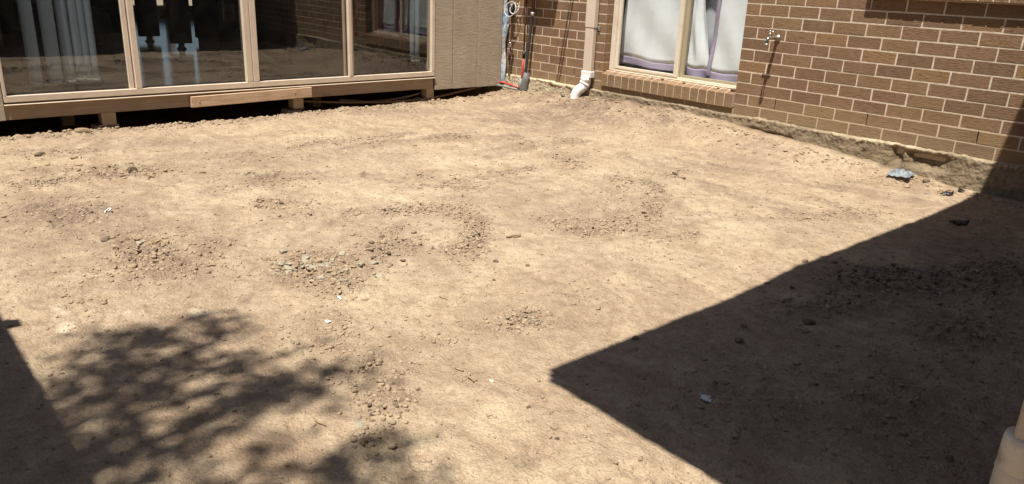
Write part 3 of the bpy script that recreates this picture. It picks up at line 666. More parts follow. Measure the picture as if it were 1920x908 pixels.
# ------------------------------------------------------------------ sunroom
PX = -3.15                                     # outer face of the sunroom
S = empty('sunroom', (-3.3, -2.6, .1)); tag(S, 'raised cream sunroom with large sliding glass panels over a dark crawl space', 'building')
ZS = .235; ZTOP = 2.25
def rail(name, ya, yb, za, zb_, mat, xo=0.0, dep=.05, bev=.003): return box(name, PX-dep+xo, PX+xo, ya, yb, za, zb_, mat, S, bev)
rail('sill_frame', -4.576, -.948, ZS, .279, M_FRAME, .004, .09); rail('drip_edge', -4.58, -.944, .2135, .2205, M_FRAME, .012, .10); rail('sub_sill', -4.57, -.952, .2207, .2345, M_FRAME2, -.028, .06)  # sub sill's dark colour paints in the shade of the gap
rail('jamb', -4.576, -4.555, .28, ZTOP, M_FRAME, .004); rail('jamb', -.985, -.948, .28, ZTOP, M_FRAME, .004); rail('jamb_liner', -1.012, -.994, .28, ZTOP, M_FRAME2, -.03, .02)
rail('mullion', -3.715, -3.671, .28, ZTOP, M_FRAME, .004); rail('mullion_inner', -3.757, -3.722, .28, ZTOP, M_FRAME, -.016, .03)
rail('mullion', -2.850, -2.798, .28, ZTOP, M_FRAME, .004); rail('mullion', -2.794, -2.742, .28, ZTOP, M_FRAME, .004)
rail('mullion', -1.893, -1.862, .28, ZTOP, M_FRAME, .006); rail('mullion_lip', -1.8605, -1.842, .28, ZTOP, M_FRAME, -.006, .03); rail('mullion_inner', -1.932, -1.909, .28, ZTOP, M_FRAME2, -.02, .03)
for i, (ya, yb) in enumerate(((-4.553, -3.76), (-3.669, -2.852), (-2.740, -1.934), (-1.84, -1.013))):
    # panes hang a touch out of plumb in their tracks
    bm = bmesh.new(); bx(bm, -.0025, .0025, ya, yb, 0, ZTOP-.285, 0)
    o = link('pane', mesh_of(bm), M_GLASS, S); o.matrix_world = Matrix.Translation((PX-.035, 0, .281)) @ Matrix.Rotation(math.radians(.2), 4, 'Y')
    o.matrix_parent_inverse = parent_world(S).inverted(); o.location = (PX-.035, 0, .281); o.rotation_euler = (0, math.radians(.2), 0)
for ya, yb in ((-4.553, -3.76), (-3.669, -2.852), (-2.740, -1.934), (-1.84, -1.013)):
    rail('gasket', ya+.001, yb-.001, .2795, .2865, M_BLACK, -.022, .008, 0)
rail('head_frame', -4.58, -.944, ZTOP+.001, ZTOP+.09, M_FRAME, .006, .09)
rail('bearer', -4.62, -.955, .112, .213, M_BEAR, -.012, .045)
# cladding boards either side of the glass
for (ya, yb, za) in ((-.944, -.7315, .098), (-.7245, -.418, .096), (-.400, -.105, .094)):
    rail('cladding_board', ya, yb, za, 2.6, M_CLAD, .0, .012, .0015)
rail('joint_strip', -.414, -.405, .097, 2.6, M_FRAME, -.003, .01, .001); rail('groove_shade', -.733, -.723, .099, 2.6, M_DARK, -.010, .003, 0); rail('edge_bead', -.1045, -.096, .094, 2.6, M_CLAD, .002, .016, .001)  # dark strip paints recess shade into the first board joint
rail('cladding_board', -5.2, -4.582, .112, 2.6, M_CLAD, .0, .012, .0015)
rail('cladding_board', -4.58, -.946, ZTOP+.092, 2.6, M_CLAD, .0, .012, .0015)
bm = bmesh.new()
bx(bm, PX-.09, PX-.018, -.94, -.13, .13, 2.6)
link('wall_frame', mesh_of(bm), M_BEAR, S)
# crawl space and room shell
bm = bmesh.new(); FX = -12.0
bx(bm, FX, PX-.10, -5.2, 3.4, .13, .225); link('floor_deck', mesh_of(bm), M_BEAR, S)
bm = bmesh.new(); bx(bm, FX, PX-.095, -5.19, 3.39, .226, .234); link('tile_floor', mesh_of(bm), M_FLOOR, S)
bm = bmesh.new()
bx(bm, FX, PX-.02, -5.25, -5.2, -.3, 2.62); bx(bm, FX, -3.63, 3.4, 3.45, -.3, 2.62)
bx(bm, FX-.05, FX, -5.2, -1.35, -.3, 2.62); bx(bm, FX-.05, FX, .25, 3.4, -.3, 2.62); bx(bm, FX-.05, FX, -1.35, .25, -.3, .40); bx(bm, FX-.05, FX, -1.35, .25, 2.2, 2.62)
bx(bm, -3.66, -3.61, .0, 3.4, -.3, 2.62); bx(bm, -3.66, PX-.1, -.06, -.02, .24, 2.62)
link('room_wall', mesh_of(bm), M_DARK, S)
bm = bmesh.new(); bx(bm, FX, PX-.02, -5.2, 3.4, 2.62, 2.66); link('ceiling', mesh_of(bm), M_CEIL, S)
bm = bmesh.new(); bx(bm, FX-.1, PX+.03, -5.35, -.1, 2.68, 2.74); bx(bm, FX-.1, -3.7, -.1, 3.5, 2.68, 2.74); link('roof', mesh_of(bm), M_ROOF, S)
bm = bmesh.new(); bx(bm, FX, FX+.04, -1.35, -1.29, .40, 2.2); bx(bm, FX, FX+.04, .19, .25, .40, 2.2); bx(bm, FX, FX+.04, -.6, -.55, .40, 2.2); bx(bm, FX, FX+.05, -1.35, .25, .37, .43); link('far_door_frame', mesh_of(bm), M_FRAME, S)
for (ya, yb) in ((-3.975, -3.876), (-2.443, -2.347), (-1.030, -.940)):
    st = box('stump', PX-.115, PX-.02, ya, yb, .022, .1115, M_POST, S, .003)
    box('base_plate', PX-.15, PX-.016, ya-.03, yb+.012, .014, .0215, M_RUST, st, .001)
    box('pier_block', PX-.17, PX-.03, ya-.05, yb-.01, -.24, .0135, M_CONC, st, .008)
for i in range(6):
    for j in (0, 1): box('stump', -4.6-i*1.3, -4.5-i*1.3, -3.975+j*2.4, -3.876+j*2.4, -.25, .129, M_POST, S, .003)
pl = empty('loose_plank', (-3.12, -2.8, .15)); tag(pl, 'raw pine plank nailed across the bearer below the sliding panels', 'plank')
bm = bmesh.new(); bx(bm, PX-.0115, PX+.026, -3.326, -2.285, -.043, .043, .003)
for v in bm.verts: v.co.z += .158+(v.co.y+2.8)*.014
link('board', mesh_of(bm), M_PLANK, pl)
for yy, zz_ in ((-3.265, .152), (-2.445, .168)): tube('nail', [(PX+.0245, yy, zz_), (PX+.029, yy, zz_)], .006, M_STEEL, pl, 8)
# sagging services in the crawl space
h1 = tube('sagging_hose', curve([(PX-.06, -.30, .09), (PX-.07, -.62, .045), (PX-.09, -.95, .005), (PX-.12, -1.5, .0), (PX-.2, -1.9, .04)], 8), .011, M_HOSE); tag(h1, 'brown hose sagging under the cladding near the corner', 'hose')
h2 = tube('sagging_hose', curve([(PX-.10, -1.05, .06), (PX-.12, -1.3, .02), (PX-.14, -1.7, .01), (PX-.16, -2.3, .06)], 8), .010, M_HOSE); tag(h2, 'dim brown hose looping under the bearer between two stumps', 'hose')
# foil wrap at the open end of the wall
def foilf(u, v):
    z = .11+2.4*v; sp = .034+.046*(1-abs(v-.38)*1.1 if v < .6 else .75)
    return (PX-.012+.02*u+.014*math.sin(v*31)*u, -.098+u*sp+.006*math.sin(v*43+u*3), z)
fo_ = sheet('foil_wrap', foilf, 10, 120, M_FOIL); tag(fo_, 'crinkled blue silver foil wrap at the open end of the cladding', 'foil')
st = box('corner_stud', -3.29, -3.185, -.088, -.03, .10, 2.55, M_BEAR); tag(st, 'dark timber stud behind the foil wrap', 'stud')

# inside the sunroom
def slat(px0, label, y, wdt, zlow, rot, grp):
    root = empty('blind_slat', (-3.36, y, zlow)); tag(root, label, 'blind', grp)
    bm = bmesh.new(); n = 14
    for j in range(n+1):
        zz_ = zlow+(2.2-zlow)*j/n
        for k in range(5):
            s_ = (k/4-.5); bm.verts.new((-3.36+s_*wdt*math.sin(rot)+.012*(1-4*s_*s_), y+s_*wdt*math.cos(rot), zz_))
    bm.verts.ensure_lookup_table()
    for j in range(n):
        for k in range(4): bm.faces.new([bm.verts[q] for q in (j*5+k, j*5+k+1, j*5+k+6, j*5+k+5)])
    o = link('fabric', mesh_of(bm, 's', True), M_SLAT, root); md = o.modifiers.new('s', 'SOLIDIFY'); md.thickness = .0015
    bm = bmesh.new(); a = Vector((-3.345+.0, y, zlow+.018)); dv = Vector((math.sin(rot), math.cos(rot), 0))*wdt*.42
    tube_bm(bm, [a-dv, a+Vector((.012, 0, -.006)), a+dv], .007, 6); link('weight', mesh_of(bm, 'w', True), M_CABLE, root)
for i, (y, wd_, z_, r_) in enumerate([(-4.325, .085, .318, .2), (-4.20, .095, .322, .1), (-4.105, .075, .318, .35), (-4.035, .075, .33, .2), (-3.985, .06, .325, .25), (-3.935, .06, .322, .3)]):
    slat(i, 'grey blue vertical blind slat bunched behind the first glass panel', y, wd_, z_, r_, 'blind slats bunched behind the first glass panel')
for i, (y, wd_) in enumerate([(-1.07, .05), (-1.015, .06)]):
    slat(i, 'pale vertical blind slat bunched beside the cladding end of the glass', y, wd_, .35, .3, 'blind slats beside the cladding')
def slab(x, y, wd_, label):
    root = empty('dark_stand', (x, y, .234)); tag(root, label, 'stand')
    box('panel', x-.05, x+.05, y-wd_/2, y+wd_/2, .30, 2.1, M_BLK, root, .004)
    box('neck', x-.02, x+.02, y-.03, y+.03, .262, .2995, M_BLK, root, .002)
    bm = bmesh.new(); tube_bm(bm, [(x, y, .2345), (x, y, .25), (x, y, .2615)], [.055, .05, .03], 16); link('foot', mesh_of(bm, 'f', True), M_BLK, root)
d0 = gpt(341, 92, .235); slab(d0[0], d0[1], .225, 'tall black slab stand on a round foot standing nearer the glass')
d0 = gpt(281, 78, .235); slab(d0[0], d0[1], .235, 'tall black slab stand on a round foot set deeper in the room')
cb = empty('dark_cabinet', (-6.3, -1.6, .234)); tag(cb, 'wide black cupboard standing deep in the sunroom', 'cupboard')
box('body', -7.0, -6.2, -1.87, -1.05, .30, 2.0, M_BLK, cb, .01); box('door', -6.198, -6.18, -1.86, -1.47, .31, 1.98, M_BLK, cb, .004); box('door', -6.198, -6.18, -1.455, -1.06, .31, 1.98, M_BLK, cb, .004); box('plinth', -6.95, -6.25, -1.85, -1.07, .2345, .2995, M_BLK, cb, 0)
tube('knob', [(-6.18, -1.5, 1.0), (-6.155, -1.5, 1.0)], .014, M_CHROME, cb, 10)
cb = empty('dark_sofa', (-7.5, -3.4, .234)); tag(cb, 'low black sofa in the dark part of the room', 'sofa')
box('seat', -8.0, -7.2, -3.6, -2.75, .33, .62, M_BLK, cb, .03); box('backrest', -8.25, -8.0, -3.6, -2.75, .33, 1.1, M_BLK, cb, .03)
for (a, b) in ((-7.9, -3.55), (-7.3, -3.55), (-7.9, -2.8), (-7.3, -2.8)): box('leg', a-.03, a+.03, b-.03, b+.03, .2345, .3295, M_BLK, cb, 0)
def stool(x, y, rot, label):
    root = empty('bar_stool', (x, y, .234)); tag(root, label, 'stool', None)
    R2 = Matrix.Rotation(rot, 3, 'Z')
    def W(a, b, z): v = R2 @ Vector((a, b, 0)); return (x+v.x, y+v.y, z)
    box('seat', x-.155, x+.155, y-.155, y+.155, .97, .99, M_STOOL, root, .006)
    for a, b in ((-1, -1), (1, -1), (1, 1), (-1, 1)):
        bm = bmesh.new(); tube_bm(bm, [W(a*.21, b*.21, .235), W(a*.13, b*.13, .972)], [.022, .026], 8); link('leg', mesh_of(bm, 'l', True), M_STOOL, root)
    q = [(-.175, -.175), (.175, -.175), (.175, .175), (-.175, .175)]
    for i in range(4): tube('rung', [W(*q[i], .52), W(*q[(i+1) % 4], .52)], .009, M_STOOL, root, 6)
d0 = gpt(708, 112, .235); stool(d0[0], d0[1], .3, 'red metal bar stool with splayed legs seen through the fourth glass panel')
d0 = gpt(760, 100, .235); stool(d0[0]-.2, d0[1], .9, 'red metal bar stool further back in the room, half hidden')
rail_ = empty('garden_balustrade', (-14, -.5, 0)); tag(rail_, 'red posts on a white base seen out through the far door', 'balustrade')
for i in range(6): box('post', -14.05, -13.95, -2+i*.42, -1.9+i*.42, .3, 1.1, simple('red_brick_post', (.35, .09, .05), .8) if i == 0 else bpy.data.materials['red_brick_post'], rail_, .004)
box('base', -14.1, -13.9, -2.3, .6, -.02, .299, M_PVC, rail_, .004)

# ------------------------------------------------------------------ stones and clods
def rock_mesh(seed, sub=2, rough=.16, flat=.8):
    r = np.random.default_rng(seed); bm = bmesh.new(); bmesh.ops.create_icosphere(bm, subdivisions=sub, radius=1)
    cuts = [(r.normal(size=3), r.uniform(.42, .78)) for _ in range(11)]
    off = r.uniform(0, 50, 3)
    for v in bm.verts:
        p = np.array(v.co); 
        for nrm, dd in cuts:
            nn = nrm/np.linalg.norm(nrm); e = p@nn-dd
            if e > 0: p = p-nn*e
        nz = fbm(np.array([p[0]*1.7+off[0]+p[2]]), np.array([p[1]*1.7+off[1]-p[2]*.7]), 3)[0]
        p = p*1.2*(1+rough*nz); p[2] *= flat; v.co = Vector(p)
    return mesh_of(bm, 'rock')
def mats(me, m_): me = me.copy(); me.materials.clear(); me.materials.append(m_); return me
BASE = [rock_mesh(i) for i in range(9)]
RK = {k: [mats(b, m_) for b in BASE] for k, m_ in (('clod', M_CLOD), ('dark', M_CLODD), ('grey', M_GREY), ('pale', M_PALE))}
placed = []
def clod(px, py, wpx, kind, label, group=None, name='dirt_clod', cat='clod', asp=(1, .8, .6)):
    p = gpt(px, py); dist = np.linalg.norm(p-CAM); r = max(.008, wpx/2*dist/FPX)
    y_ = min(p[1], -.12)
    o = bpy.data.objects.new(name, random.choice(RK[kind])); COL.objects.link(o)
    z = gz(p[0], y_); o.scale = (r*asp[0], r*asp[1], r*asp[2]); o.rotation_euler = (random.uniform(-.2, .2), random.uniform(-.2, .2), random.uniform(0, 6.28))
    o.location = (p[0], y_, z+r*asp[2]*.30); tag(o, label, cat, group); placed.append(o); return o
ONE = [(672, 803, 26, 'grey', 'pale grey angular rock casting a dark shadow near the tree shade'), (76, 296, 16, 'dark', 'brown clod standing alone near the sunroom edge at the crawl space'), (248, 326, 22, 'dark', 'dark clod at the end of the crumbly strip near the sunroom'), (160, 253, 26, 'clod', 'flat pale clod on the soil edge under the first stump'),
       (931, 495, 13, 'dark', 'larger of two brown clods on the smooth soil beside the curved rut'), (990, 503, 10, 'dark', 'smaller of two brown clods on the smooth soil beside the curved rut'), (925, 528, 10, 'dark', 'rough brown clod below the two smooth soil clods'), (1510, 495, 14, 'dark', 'dark clod sitting on the edge of the big straight shadow'),
       (1193, 632, 16, 'dark', 'dark crumbled clod touching the shadow edge near its pointed corner'), (990, 771, 12, 'dark', 'round brown clod on the bare soil left of the shadow corner'), (1038, 810, 15, 'clod', 'tilted flat flake of soil left of the shadow edge'), (1043, 829, 10, 'dark', 'little dark clod beside the tilted soil flake'), (742, 772, 13, 'dark', 'dark pitted clod among the loose stones near the tree shade'), (695, 683, 20, 'dark', 'flat dark clod above the tip of the tree shade'),
       (998, 601, 14, 'grey', 'pale grey stone in the middle of the small round rubble patch'), (955, 622, 9, 'dark', 'dark clod at the rim of the small round rubble patch'), (858, 605, 12, 'clod', 'reddish brown flake of soil on open ground'), (1280, 335, 13, 'dark', 'dark clod on the pale soil facing the garden tap'), (1266, 327, 14, 'dark', 'flat dark clod next to the clod facing the garden tap'), (1213, 364, 9, 'dark', 'dark clod at the top of the large curved rut'), (1407, 388, 12, 'clod', 'flat brown flake on the pale soil before the wall'),
       (921, 717, 13, 'pale', 'pale flat stone beside a twig'), (262, 460, 24, 'grey', 'flat pale slab stone in the left hand rubble patch'), (250, 503, 18, 'clod', 'rounded clod below the flat slab stone'), (395, 500, 16, 'clod', 'rounded clod at the right end of the left hand rubble patch'), (1384, 638, 20, 'dark', 'wide dark clod lying in the big straight shadow'), (1395, 610, 16, 'dark', 'dark clod behind the wide clod in the big straight shadow'), (1520, 605, 24, 'dark', 'long dark clod alone in the middle of the big straight shadow'), (1800, 417, 20, 'dark', 'dark clod in the shade near the brick wall'), (1340, 735-12, 8, 'dark', 'small clod behind the torn paper in the shade'), (1780, 866, 16, 'dark', 'dark clod near the dirty pipe in the shade'), (1820, 635, 18, 'dark', 'knobbly dark clod deep in the shade'), (1815, 300+20, 12, 'dark', 'dark clod at the foot of the footing')]
for px, py, wpx, k_, lab in ONE: clod(px, py, wpx, k_, lab, name='stone' if k_ in ('grey', 'pale') else 'dirt_clod', cat='stone' if k_ in ('grey', 'pale') else 'clod')
CL = [((605, 505, 78, 26), 60, (8, 20), ('grey', 'grey', 'clod'), 'loose stone in the dense stony patch in the middle of the yard', 'stones in the central stony patch'),
      ((735, 468, 50, 20), 30, (7, 16), ('clod', 'dark'), 'brown clod in the crumbly patch behind the stony patch', 'clods behind the stony patch'),
      ((280, 470, 55, 26), 30, (7, 18), ('clod', 'dark', 'clod'), 'brown clod in the crumbly patch below the dark damp soil', 'clods in the left crumbly patch'),
      ((880, 445, 24, 32), 20, (5, 9), ('dark', 'clod'), 'small clod along the curved rut of the machine track', 'clods along the curved rut'),
      ((1660, 525, 130, 24), 34, (7, 16), ('dark',), 'dark clod in the strewn band inside the big straight shadow', 'clods strewn in the big shadow'),
      ((1160, 208, 120, 13), 34, (6, 11), ('dark', 'clod'), 'brown clod on the rough mound below the curtained window', 'clods on the mound below the window'),
      ((190, 320, 110, 11), 20, (6, 14), ('clod',), 'tan clod on the crumbly strip near the first glass panel', 'clods on the strip before the sunroom'),
      ((700, 745, 55, 60), 26, (5, 11), ('clod', 'grey', 'dark'), 'small stone on the gritty soil beside the tree shade tip', 'stones beside the tree shade'),
      ((985, 600, 32, 14), 14, (5, 9), ('dark', 'clod'), 'small clod in the round rubble patch on open soil', 'clods in the round rubble patch'),
      ((520, 383, 55, 8), 14, (5, 10), ('clod', 'dark'), 'small clod in the short dark row of rubble mid yard', 'clods in the short rubble row')]
for (cx, cy, rx, ry), n, (a, b), ks, lab, grp in CL:
    for i in range(n):
        q = rng.normal(size=2)*.66
        st_ = 'stone' in lab; clod(cx+q[0]*rx, cy+q[1]*ry, rng.uniform(a, b), random.choice(ks), lab, grp, name='stone' if st_ else 'dirt_clod', cat='stone' if st_ else 'clod')
# soil lumps on the crest along the crawl space
for i in range(40):
    yy = rng.uniform(-4.9, -.25); o = bpy.data.objects.new('dirt_clod', random.choice(RK['clod'])); COL.objects.link(o); r = rng.uniform(.012, .026); xx = -3.0+rng.uniform(-.05, .10)
    o.scale = (r, r*.8, r*.65); o.rotation_euler = (0, 0, rng.uniform(0, 6)); o.location = (xx, yy, gz(xx, yy)+r*.2); tag(o, 'tan clod on the crumbly soil edge along the crawl space', 'clod', 'clods along the crawl space edge')
# pebbles and crumbs: nobody could count them
ico = bmesh.new(); bmesh.ops.create_icosphere(ico, subdivisions=1, radius=1)
iv = np.array([v.co[:] for v in ico.verts]); it = np.array([[v.index for v in f_.verts] for f_ in ico.faces]); ico.free()
def cutpeb(s):
    r_ = np.random.default_rng(s); v = iv*1.5
    for _ in range(9):
        nn = r_.normal(size=3); nn /= np.linalg.norm(nn); e = np.maximum(0, v@nn-r_.uniform(.5, 1.0)); v = v-e[:, None]*nn
    return v
PV = [cutpeb(s) for s in range(12)]
pts, siz = [], []
areas = np.array([e[3]*e[2] for e in E_R])
for (c0, A, a, ar), nrm in zip(E_R, areas/areas.sum()):
    n = int(15000*nrm*.6 + 150*a); Ai = np.linalg.inv(A); q = rng.normal(size=(n, 2))*.6
    pts.append((Ai @ q.T).T+c0); siz.append(.0020+.0105*rng.random(n)**3.8)
for (cx, cy, rx, ry, n) in [(605, 505, 80, 24, 900), (575, 485, 40, 14, 300), (735, 468, 50, 20, 500), (280, 468, 60, 26, 600), (300, 505, 90, 18, 400), (885, 448, 20, 30, 400), (800, 394, 80, 8, 300), (985, 600, 32, 14, 300), (1150, 210, 110, 12, 700), (1080, 190, 70, 8, 350), (1270, 242, 70, 10, 350), (1690, 525, 110, 22, 500), (710, 740, 50, 55, 350), (640, 640, 36, 50, 260), (520, 383, 50, 7, 250), (1215, 393, 18, 22, 220), (1130, 434, 80, 7, 300), (130, 400, 70, 26, 400), (500, 336, 75, 11, 300), (1060, 297, 44, 17, 260), (195, 320, 110, 9, 380)]:
    n = int(n*.75); q = rng.normal(size=(n, 2))*.8; pts.append(np.array([gpt(cx+a*rx, cy+b*ry)[:2] for a, b in q])); siz.append(.0024+.0085*rng.random(n)**3.4)
n = 26000; xy = np.stack([rng.uniform(-3.0, 2.8, n), rng.uniform(-5.3, -.1, n)], 1); pts.append(xy); siz.append(.0014+.0065*rng.random(n)**4)
for P in LINP:
    n = 17*len(P); q = P[rng.integers(0, len(P), n)]; pts.append(q+rng.normal(size=(n, 2))*.042); siz.append(.0022+.010*rng.random(n)**3.6)
for P in TRKP:
    n = 120; q = P[rng.integers(0, len(P), n)]; pts.append(q+rng.normal(size=(n, 2))*.05+.0); siz.append(.0022+.007*rng.random(n)**3)
n = 1500; pts.append(np.stack([-3.0+rng.normal(size=n)*.06, rng.uniform(-5.0, -.15, n)], 1)); siz.append(.004+.012*rng.random(n)**2.5)
n = 900; pts.append(np.stack([rng.uniform(-2.9, 1.9, n), -.12-.25*rng.random(n)**2], 1)); siz.append(.004+.012*rng.random(n)**2.5)
pts = np.concatenate(pts); siz = np.concatenate(siz)
ok = (pts[:, 0] > -3.15) & (pts[:, 0] < 2.85) & (pts[:, 1] > -5.35) & (pts[:, 1] < -.09); pts, siz = pts[ok], siz[ok]
zz_ = ground_h(pts[:, 0], pts[:, 1]); N = len(pts); ang = rng.uniform(0, 6.28, N)
sc = siz[:, None]*np.stack([rng.uniform(.8, 1.3, N), rng.uniform(.6, 1, N), rng.uniform(.4, .75, N)], 1)
L = np.stack(PV)[rng.integers(0, 12, N)]*sc[:, None, :]
ca, sa = np.cos(ang)[:, None], np.sin(ang)[:, None]
VV = np.stack([L[:, :, 0]*ca-L[:, :, 1]*sa+pts[:, 0:1], L[:, :, 0]*sa+L[:, :, 1]*ca+pts[:, 1:2], L[:, :, 2]+(zz_+sc[:, 2]*.12)[:, None]], -1)
FF = (it[None]+(np.arange(N)*len(iv))[:, None, None]).reshape(-1, 3)
me = grid_mesh('pebbles', VV.reshape(-1, 3), FF)
tone = np.repeat(rng.random(N), len(iv)); me.attributes.new('tone', 'FLOAT', 'POINT').data.foreach_set('value', tone.astype(np.float32))
tag(link('pebbles', me, M_PEB), 'loose pebbles and soil crumbs scattered over the yard', 'pebbles', kind='stuff')

# ------------------------------------------------------------------ litter
def scrap(name, px, py, wd, hg, mat, label, cat, crump=.3, rot=0.0, n=7, seed=1, lift=.0, y_off=None):
    p = gpt(px, py); x, y = p[0], p[1] if y_off is None else y_off
    r = np.random.default_rng(seed)
    def f(u, v):
        a, b = (u-.5)*wd, (v-.5)*hg
        zc = crump*min(wd, hg)*abs(fbm(np.array([u*3.1+seed]), np.array([v*3.3+seed*2]), 3)[0])*1.6
        ex = .25*wd*fbm(np.array([v*4.+seed*3]), np.array([u*2.]), 2)[0]; ey = .25*hg*fbm(np.array([u*4.+seed*5]), np.array([v*2.]), 2)[0]
        xx = x+(a+ex)*math.cos(rot)-(b+ey)*math.sin(rot); yy = y+(a+ex)*math.sin(rot)+(b+ey)*math.cos(rot)
        return (xx, yy, zc+lift)
    bm = bmesh.new(); g = [[bm.verts.new(f(i/n, j/n)) for j in range(n+1)] for i in range(n+1)]
    X_ = np.array([[v.co.x for v in row] for row in g]).ravel(); Y_ = np.array([[v.co.y for v in row] for row in g]).ravel(); Zg = ground_h(X_, Y_).reshape(n+1, n+1)
    for i in range(n+1):
        for j in range(n+1): g[i][j].co.z += Zg[i, j]+.004
    for i in range(n):
        for j in range(n): bm.faces.new((g[i][j], g[i+1][j], g[i+1][j+1], g[i][j+1]))
    o = link(name, mesh_of(bm, name, True), mat); md = o.modifiers.new('s', 'SOLIDIFY'); md.thickness = .0012; tag(o, label, cat); return o
def bagf(u, v):
    a = (u-.5)*.14; b = (v-.5)*.12; N_ = lambda k, o_: float(fbm(np.array([u*k+o_]), np.array([v*k*.8-o_]), 3)[0])
    pk = math.exp(-((u-.40)/.20)**2-((v-.62)/.26)**2)
    x_ = 1.09+a+.02*N_(3, 1.3); y_ = -.165+b+.02*N_(3, 7.7)
    return (x_, y_, .022+float(np.interp(y_, [-.3, -.1], [0, .035]))+.022*pk+.060*abs(N_(4.0, 3.1))*(.35+pk))
o = sheet('plastic_bag', bagf, 26, 20, M_BAG, None, .001); tag(o, 'crumpled pale blue clear plastic bag lying against the footing', 'plastic bag')
scrap('paper_scrap', 1322, 748, .03, .042, M_PAPER, 'torn white paper scrap lying in the big straight shadow', 'paper', .3, .6, seed=3)
scrap('paper_scrap', 614, 608, .022, .012, M_PAPER, 'white paper scrap on the gritty soil below the stony patch', 'paper', .3, .2, seed=4)
scrap('paper_scrap', 636, 560, .034, .010, M_PAPER, 'thin white paper strip at the near edge of the stony patch', 'paper', .3, -.2, seed=5)
scrap('plastic_piece', 1776, 367, .07, .04, M_BPLAS, 'black plastic piece on the sunlit soil near the brick wall shadow', 'plastic piece', .7, .5, seed=6)
scrap('plastic_piece', 1838, 349, .03, .03, M_BPLAS, 'small black plastic piece at the foot of the footing', 'plastic piece', 1.0, .2, seed=7, y_off=-.16)
scrap('plastic_piece', 1797, 418, .08, .05, M_BPLAS, 'black plastic piece lying inside the wall end of the big shadow', 'plastic piece', .6, 1.0, seed=8)
p = gpt(203, 399); o = tube('bottle_ring', [(p[0]+.014*math.cos(a), p[1]+.014*math.sin(a), gz(p[0], p[1])+.016+.008*math.sin(a)) for a in np.linspace(0, 5.2, 20)], .003, M_PAPER, None, 6); tag(o, 'small broken white plastic ring on the dark damp soil', 'ring')
def twig(px0, py0, px1, py1, r, label):
    a, b = gpt(px0, py0), gpt(px1, py1); P_ = []
    for k in range(7):
        t_ = k/6; x, y = a[0]+(b[0]-a[0])*t_+.004*math.sin(9*t_), a[1]+(b[1]-a[1])*t_+.003*math.cos(7*t_); P_.append((x, y, gz(x, y)+r+.002))
    zs = [q[2] for q in P_]; P_ = [(q[0], q[1], max(q[2], zs[0]+(zs[-1]-zs[0])*k/6)) for k, q in enumerate(P_)]
    tag(tube('twig', P_, [r, r*1.1, r, r*.95, r*.9, r*.8, r*.5], M_TWIG, None, 6), label, 'twig')
twig(876, 704, 886, 722, .004, 'pale dry twig beside the flat pale stone'); twig(823, 560, 838, 566, .0022, 'thin dark twig on open soil beyond the stony patch'); twig(590, 796, 610, 806, .0025, 'short bent twig between the tree shadow fingers')
twig(948, 452, 975, 448, .006, 'weathered splinter of wood beyond the curved rut'); twig(868, 700, 850, 695, .003, 'fallen dry sprig near the pale twig')

# ------------------------------------------------------------------ near downpipe at the patio corner
nd = empty('near_downpipe', (2.80, -3.66, 0)); tag(nd, 'dirt splashed cream downpipe entering a white round pipe in the shade', 'downpipe')
q = gpt(1930, 818, .30); qx, qy = q[0], q[1]
tube('round_pipe', [(qx, qy, -.05), (qx, qy, .20), (qx, qy, .285), (qx, qy, .297), (qx, qy, .300)], [.046, .046, .046, .043, .036], M_PVCD, nd, 28)
tube('pipe_rim', [(qx, qy, .205), (qx, qy, .207), (qx, qy, .213), (qx, qy, .215)], [.0462, .0472, .0472, .0462], M_PVCD, nd, 28)
box('rectangular_pipe', qx-.023, qx+.077, qy-.034, qy+.016, .29, 2.52, M_PIPED, nd, .006)

# ------------------------------------------------------------------ patio wing, fence and tree that throw the shadows
HR = 2.6; xe = 1.55+.16*HR; ye = -3.893-.36*HR
pr = empty('patio_roof', (3.6, -2.3, HR)); tag(pr, 'flat patio roof that shades the side of the yard', 'roof')
box('sheeting', xe, 7.5, ye, -.01, HR, HR+.05, M_ROOF, pr, 0); box('fascia', xe+.002, xe+.03, ye+.03, -.012, HR-.16, HR-.001, M_FRAME, pr, 0); box('fascia', xe+.03, 7.4, ye+.002, ye+.03, HR-.16, HR-.001, M_FRAME, pr, 0)
box('post', 2.88, 2.98, -3.75, -3.65, -.05, HR-.161, M_POST, pr, .004); box('beam', 2.88, 2.98, -4.5, -.02, HR-.16, HR-.002, M_POST, pr, 0)
wg = empty('wing_wall', (4.3, -2, 0)); tag(wg, 'unseen house wall at the back of the patio with shade in its colour', 'wall')
box('wall', 4.4, 4.6, -4.4, -.0, -.05, HR-.003, M_DARK, wg, 0)  # deep patio shade is put into this wall's dark colour
fn = empty('boundary_fence', (1, -5.7, 0)); tag(fn, 'brown sheet metal boundary fence behind the yard', 'fence')
HF = 1.8; yf = -5.16-.36*HF
for i in range(5):
    xa = -4.25+i*2.38
    box('post', xa-.03, xa+.03, yf-.06, yf-.005, -.2, HF+.0, M_FENCE, fn, .002); box('post_cap', xa-.04, xa+.04, yf-.07, yf+.035, HF+.001, HF+.02, M_FENCE, fn, .002)
    bm = bmesh.new(); n = 48
    for k in range(n+1):
        x_ = xa+.031+(2.38-.062)*k/n; y_ = yf-.03+.012*(1 if (k//2) % 2 else -1); bm.verts.new((x_, y_, -.1)); bm.verts.new((x_, y_, HF-.02))
    bm.verts.ensure_lookup_table()
    for k in range(n): bm.faces.new((bm.verts[2*k], bm.verts[2*k+2], bm.verts[2*k+3], bm.verts[2*k+1]))
    o = link('sheet', mesh_of(bm), M_FENCE, fn); md = o.modifiers.new('s', 'SOLIDIFY'); md.thickness = .002
    box('top_rail', xa+.031, xa+2.349, yf-.05, yf, HF-.05, HF-.001, M_FENCE, fn, .002)
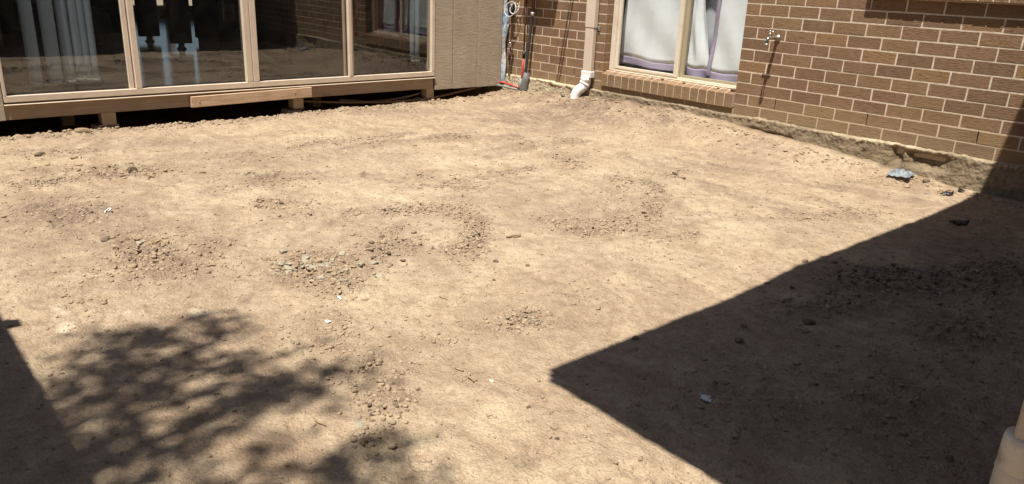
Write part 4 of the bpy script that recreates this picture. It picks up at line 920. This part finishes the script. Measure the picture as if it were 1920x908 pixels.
tr = empty('shade_tree', (2.3, -9.0, 0)); tag(tr, 'leafy garden tree overhanging the fence and dappling the soil', 'tree')
HT = 5.8
# leaf sprays placed where their shadows fall on the soil (pixels), lifted along the sun's direction
SPR = []
for a, b, r0, r1, n in [((170, 655), (300, 632), .12, .10, 40), ((320, 640), (430, 600), .07, .04, 26), ((110, 700), (330, 690), .14, .08, 55), ((320, 690), (470, 690), .08, .05, 22), ((470, 745), (645, 702), .06, .035, 36), ((380, 775), (540, 735), .06, .06, 34), ((420, 715), (520, 695), .06, .05, 14), ((100, 760), (250, 740), .12, .10, 50), ((260, 740), (380, 720), .08, .06, 14), ((290, 800), (400, 785), .05, .04, 12), ((130, 850), (300, 850), .10, .07, 36), ((300, 850), (480, 836), .05, .035, 22), ((50, 820), (170, 900), .18, .16, 60), ((200, 908), (420, 900), .06, .05, 22), ((560, 905), (680, 890), .05, .05, 18), ((660, 860), (725, 848), .04, .04, 14), ((500, 905), (600, 880), .04, .04, 12), ((200, 975), (900, 985), .12, .1, 60), ((100, 1040), (900, 1080), .2, .2, 110)]:
    for i in range(n):
        t_ = rng.random(); g0 = gpt(a[0]+(b[0]-a[0])*t_, a[1]+(b[1]-a[1])*t_); rr = r0+(r1-r0)*t_
        if rng.random() < .10: continue
        hh = HT+rng.uniform(-.9, 1.6); s_ = g0+SUN*hh; s_[:2] += rng.normal(size=2)*rr*.40; SPR.append(s_)
SPR = np.array(SPR)
crown_c = np.array([2.3, -9.0, 6.8])
EX = []
while len(EX) < 520:
    v = rng.normal(size=3); v /= np.linalg.norm(v); p = crown_c+v*np.array([2.2, 1.15, 1.7])*rng.random()**.4
    if p[1] < -8.4: EX.append(p)
ALL = np.concatenate([SPR, np.array(EX)])
bmv, bmf = [], []
for p in ALL:
    for k in range(3):
        c_ = p+rng.normal(size=3)*np.array([.07, .07, .09]); nrm = rng.normal(size=3); nrm[2] = abs(nrm[2])+.6; nrm /= np.linalg.norm(nrm); a_ = np.cross(nrm, rng.normal(size=3)); a_ /= np.linalg.norm(a_); b_ = np.cross(nrm, a_); l_, w_ = rng.uniform(.03, .055), rng.uniform(.013, .022)
        i0 = len(bmv); bmv += [c_-a_*l_, c_+b_*w_-a_*l_*.1, c_+a_*l_, c_-b_*w_-a_*l_*.1]; bmf.append((i0, i0+1, i0+2, i0+3))
me = grid_mesh('crown', np.array(bmv), np.array(bmf)); link('crown', me, M_LEAF, tr)
tube('trunk', curve([(2.3, -9.0, -.1), (2.34, -8.98, 1.3), (2.23, -8.9, 2.8), (2.3, -8.85, 4.3), (2.3, -8.9, 6.6)], 5), [.19-.006*i for i in range(21)], M_BARK, tr, 12)
for i in range(14):
    tgt = SPR[rng.integers(len(SPR))] if i < 9 else np.array(EX[rng.integers(len(EX))]); z_ = rng.uniform(3.2, 5.0); a_ = Vector((2.27, -8.88, z_)); b_ = Vector(tgt)
    tube('limb', curve([a_, a_.lerp(b_, .5)+Vector((0, 0, .25)), b_], 5), [.055-.0045*k for k in range(11)], M_BARK, tr, 7)
